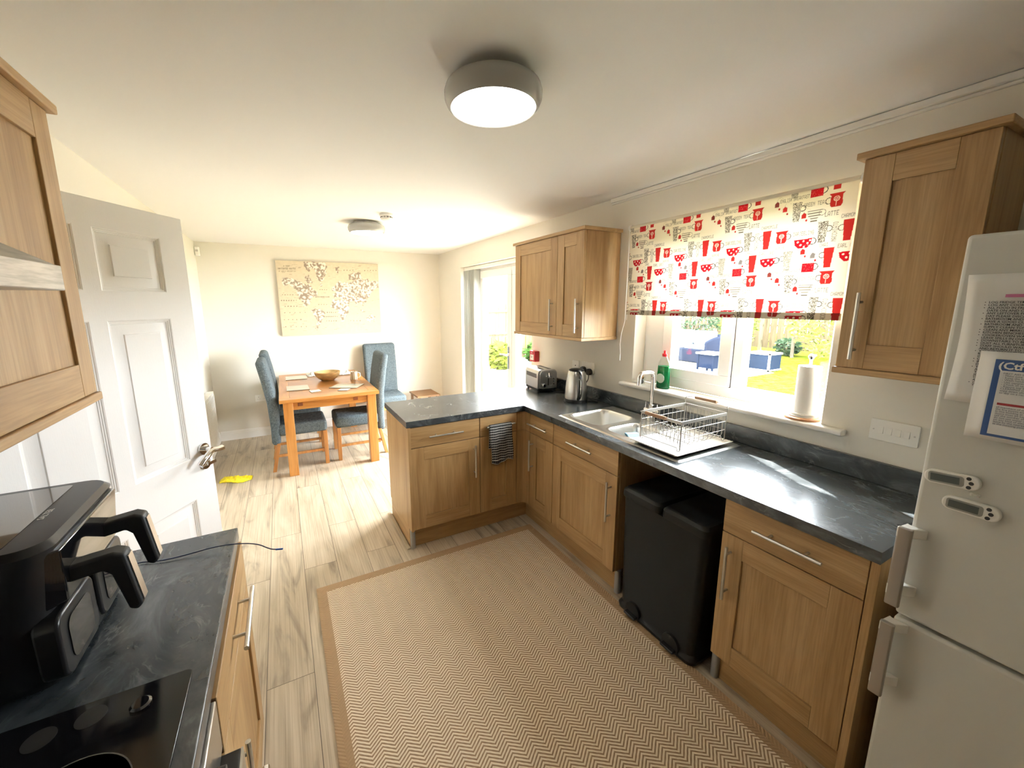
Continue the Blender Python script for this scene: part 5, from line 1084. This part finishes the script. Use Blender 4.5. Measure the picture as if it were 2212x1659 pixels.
MB().lathe([(0, 0), (.068, 0), (.071, .004), (.071, .009), (.066, .012), (0, .012)], (.027, .937, 1.1025), 40).build('wooden_rim', mat('trivet_wood', srgb(190, 138, 96), .6), tv)
MB().lathe([(0, 0), (.056, 0), (.056, .005), (0, .005)], (.027, .937, 1.1150), 36).build('cream_disc', plastic_w, tv)
jr = thing('scourer_pot', 'small clear pot with a copper scourer in the left corner of the sill', 'pot', (.02, 1.90, 1.102))
MB().lathe([(0, .001), (.024, 0), (.026, .05), (.024, .05), (.022, .004)], (.02, 1.898, 1.1025), 24).build('pot', glass_mat('pot_glass', (.93, .95, .95, 1), .05), jr)
MB().lathe([(0, 0), (.014, .004), (.019, .018), (.013, .032), (0, .036)], (.02, 1.898, 1.127), 12).build('scourer', mat('copper_wire', srgb(168, 130, 90), .4, .6, bump=1, bscale=200), jr, angle=10)
MB().cyl((-.010, 1.872, 1.125), (-.004, 1.872, 1.125), .018, n=24).build('plug_disc', mat('grey_rubber', (.12, .12, .12, 1), .5), jr)

# ------------------------------------------------------------------ garden
GZ = -.15
def grass_mat():
    return mat('lawn', srgb(56, 62, 14), .95, spec=0, var=.5, vscale=9, bump=.6, bscale=80)
struct('ground_lawn', B(.30, -8, GZ-.1, 24, 22, GZ), grass_mat(), 'sunlit green lawn outside', 'lawn')
struct('ground_patio', MB().box(.301, 2.2, GZ-.05, 2.6, 12, GZ+.01).box(2.6, 5.4, GZ-.05, 6.2, 12, GZ+.01), mat('paving', srgb(190, 180, 164), .85, var=.12, vscale=3), 'pale paved patio outside the doors', 'patio')
MBP = B(6.2, 5.6, GZ-.05, 9.0, 10.4, GZ+.008)
struct('ground_path', MBP, mat('gravel', srgb(104, 98, 86), .9, spec=.1, var=.2, vscale=30), 'pale gravel area under the garden furniture', 'gravel')
fw = wood('weathered_fence', 2, srgb(62, 54, 40), srgb(80, 70, 52), srgb(92, 82, 62), .85, .6); fp = wood('fence_post_wood', 2, srgb(84, 76, 58), srgb(98, 90, 70), srgb(110, 100, 80), .85, .6)
def fence(p0, p1, h, label, n):
    p0, p1 = Vector(p0+(GZ,)), Vector(p1+(GZ,)); d = (p1-p0); L_ = d.length; u = d/L_; nrm = Vector((-u.y, u.x, 0))
    t = thing('garden_fence', label, 'fence', tuple(p0)); T = Matrix(((u.x, nrm.x, 0, p0.x), (u.y, nrm.y, 0, p0.y), (0, 0, 1, GZ), (0, 0, 0, 1)))
    for i in range(n):
        a0_, a1_ = L_*i/n+.06, L_*(i+1)/n-.06; mb = MB(); mb.T = T; k = int((a1_-a0_)/.115)
        for j in range(k):
            a = a0_+(a1_-a0_)*j/k; mb.box(a, -.01 if j % 2 else .01, .15, a+(a1_-a0_)/k-.012, .01 if j % 2 else .03, h-.02*(j % 3))
        for z in (.35, h*.5, h-.25): mb.box(a0_, -.05, z, a1_, -.012, z+.08)
        mb.build('board_panel', fw, t)
    for i in range(n+1):
        mb = MB(); mb.T = T; a = L_*i/n; mb.box(a-.05, -.05, 0, a+.05, .05, h+.08); mb.build('post', fp, t)
fence((13.6, 3.2), (13.6, 10.3), 1.85, 'weathered wooden fence at the back of the garden seen through the right pane', 4)
fence((.32, 10.4), (13.5, 10.4), 1.8, 'weathered wooden fence along the side of the garden seen through the patio doors', 7)
leafm = [mat('leaf_dark', srgb(24, 40, 22), .7, spec=.05), mat('leaf_lime', srgb(62, 70, 16), .7, spec=.05), mat('leaf_mid', srgb(34, 54, 14), .7, spec=.05)]
def bush(c, r, h, n, m, label, cat='bush', stem=True, ls=.09, seed=1, name='garden_bush'):
    rg = random.Random(seed); t = thing(name, label, cat, (c[0], c[1], GZ)); mb = MB()
    for _ in range(n):
        a, b_ = rg.uniform(0, 2*PI), math.acos(rg.uniform(-1, 1)); q = rg.uniform(.55, 1)**.5; P = Vector((c[0]+r*q*math.sin(b_)*math.cos(a), c[1]+r*q*math.sin(b_)*math.sin(a), GZ+h*.52+h*.48*q*math.cos(b_)))
        e = Vector((rg.gauss(0, 1), rg.gauss(0, 1), rg.gauss(0, .6))).normalized()*ls*rg.uniform(.6, 1.3); f = e.orthogonal().normalized()*ls*.35
        mb.add([P-e, P+f, P+e, P-f], [(0, 1, 2, 3)])
    mb.build('foliage', m, t)
    mb = MB()
    for k in range(5): a = 2*PI*k/5; mb.tube([(c[0], c[1], GZ), (c[0]+.2*r*math.cos(a), c[1]+.2*r*math.sin(a), GZ+h*.3), (c[0]+.5*r*math.cos(a), c[1]+.5*r*math.sin(a), GZ+h*.75)], .02, 6)
    mb.build('stem', mat('bark', srgb(70, 60, 46), .9), t)
bush((10.4, 9.2), 1.0, 2.7, 1600, leafm[0], 'dark leafy bush behind the rattan sofa', seed=2)
bush((11.9, 8.4), .65, 2.4, 1100, leafm[1], 'lime green bush right of the dark bush', seed=3)
bush((11.7, 5.1), 1.7, 3.0, 2600, leafm[1], 'large yellow-green hedge shrub at the right of the garden', seed=4)
bush((9.6, 3.4), 1.0, 2.4, 1600, leafm[2], 'mid green shrub at the far right edge of the window view', seed=6)
bush((3.2, 9.6), .45, .75, 700, leafm[1], 'spiky yellow-green grass clump outside the patio doors', 'ornamental grass', ls=.16, seed=7, name='grass_clump')
bush((4.6, 9.8), .4, .7, 500, leafm[2], 'green grass clump right of the yellow one outside the patio doors', 'ornamental grass', ls=.16, seed=8, name='grass_clump')
bush((13.0, 7.3), .4, .6, 400, leafm[0], 'low dark plant at the foot of the back fence', seed=9)
ap = thing('small_tree', 'bare-stemmed young tree in front of the back fence', 'tree', (12.6, 6.95, GZ)); mb = MB()
mb.tube([(12.6, 6.95, GZ), (12.55, 6.95, .8), (12.6, 6.9, 1.5), (12.6, 6.95, 2.6)], [.05, .045, .04, .02], 8); mb.tube([(12.55, 6.95, .8), (12.6, 7.2, 1.4), (12.6, 7.45, 1.9)], .022, 6); mb.tube([(12.58, 6.92, 1.2), (12.7, 6.8, 1.9), (12.8, 6.8, 2.4)], .022, 6); mb.build('trunk', mat('bark', (0,)*4), ap)
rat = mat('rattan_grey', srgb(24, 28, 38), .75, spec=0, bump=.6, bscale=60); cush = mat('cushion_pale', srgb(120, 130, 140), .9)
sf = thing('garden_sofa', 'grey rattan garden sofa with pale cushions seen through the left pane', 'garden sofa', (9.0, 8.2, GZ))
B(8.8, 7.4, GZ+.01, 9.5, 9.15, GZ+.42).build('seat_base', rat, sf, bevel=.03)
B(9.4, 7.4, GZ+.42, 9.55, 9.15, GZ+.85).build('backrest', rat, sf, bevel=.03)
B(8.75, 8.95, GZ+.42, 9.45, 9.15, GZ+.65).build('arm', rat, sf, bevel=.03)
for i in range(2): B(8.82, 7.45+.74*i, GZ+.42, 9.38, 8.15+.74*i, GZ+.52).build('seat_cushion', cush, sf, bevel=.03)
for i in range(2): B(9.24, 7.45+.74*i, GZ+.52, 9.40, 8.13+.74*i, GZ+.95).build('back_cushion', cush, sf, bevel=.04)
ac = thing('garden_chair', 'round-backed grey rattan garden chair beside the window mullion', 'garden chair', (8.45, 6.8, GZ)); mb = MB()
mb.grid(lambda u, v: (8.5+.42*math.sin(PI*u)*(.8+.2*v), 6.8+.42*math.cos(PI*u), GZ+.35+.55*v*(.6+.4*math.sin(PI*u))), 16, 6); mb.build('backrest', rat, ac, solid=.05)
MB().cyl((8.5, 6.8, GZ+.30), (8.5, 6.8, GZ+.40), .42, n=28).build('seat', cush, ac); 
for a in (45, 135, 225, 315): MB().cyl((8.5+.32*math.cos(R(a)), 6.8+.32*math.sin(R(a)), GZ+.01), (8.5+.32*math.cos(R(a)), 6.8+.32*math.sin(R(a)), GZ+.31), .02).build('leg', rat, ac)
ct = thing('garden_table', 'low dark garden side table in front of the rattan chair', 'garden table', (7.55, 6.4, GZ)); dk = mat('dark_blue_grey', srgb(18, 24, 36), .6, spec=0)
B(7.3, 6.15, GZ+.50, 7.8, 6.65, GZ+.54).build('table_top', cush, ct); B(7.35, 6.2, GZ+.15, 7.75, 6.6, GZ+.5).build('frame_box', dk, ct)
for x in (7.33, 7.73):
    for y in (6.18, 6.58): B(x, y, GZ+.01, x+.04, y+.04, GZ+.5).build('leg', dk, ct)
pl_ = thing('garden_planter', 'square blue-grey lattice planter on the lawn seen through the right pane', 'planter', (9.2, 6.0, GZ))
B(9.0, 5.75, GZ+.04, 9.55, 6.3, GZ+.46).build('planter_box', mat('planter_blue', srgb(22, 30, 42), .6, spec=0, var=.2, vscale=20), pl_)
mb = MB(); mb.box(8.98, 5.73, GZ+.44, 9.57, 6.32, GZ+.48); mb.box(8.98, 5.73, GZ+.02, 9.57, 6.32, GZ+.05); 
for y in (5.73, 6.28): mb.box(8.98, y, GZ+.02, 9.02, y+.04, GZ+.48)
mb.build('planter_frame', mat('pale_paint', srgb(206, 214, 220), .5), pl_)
mb = MB(); rg = random.Random(4)
for _ in range(60): x, y = 9.05+.45*rg.random(), 5.8+.45*rg.random(); mb.add([(x, y, GZ+.46), (x+.02, y+.01, GZ+.46), (x+.1*rg.uniform(-1, 1), y+.1*rg.uniform(-1, 1), GZ+.6+.08*rg.random())], [(0, 1, 2)])
mb.build('plant', leafm[1], pl_)
hs = thing('neighbour_house', 'red brick house with a tiled roof beyond the side fence', 'house', (5, 20, GZ))
B(2, 19, GZ, 12, 24, 4.6).build('brick_wall', mat('brick', srgb(100, 50, 38), .85, var=.15, vscale=6), hs)
MB().prism([(1.6, 4.6), (12.4, 4.6), (7, 7.6)], 1, 18.7, 24.3).build('roof', mat('roof_tile', srgb(80, 46, 38), .8), hs)
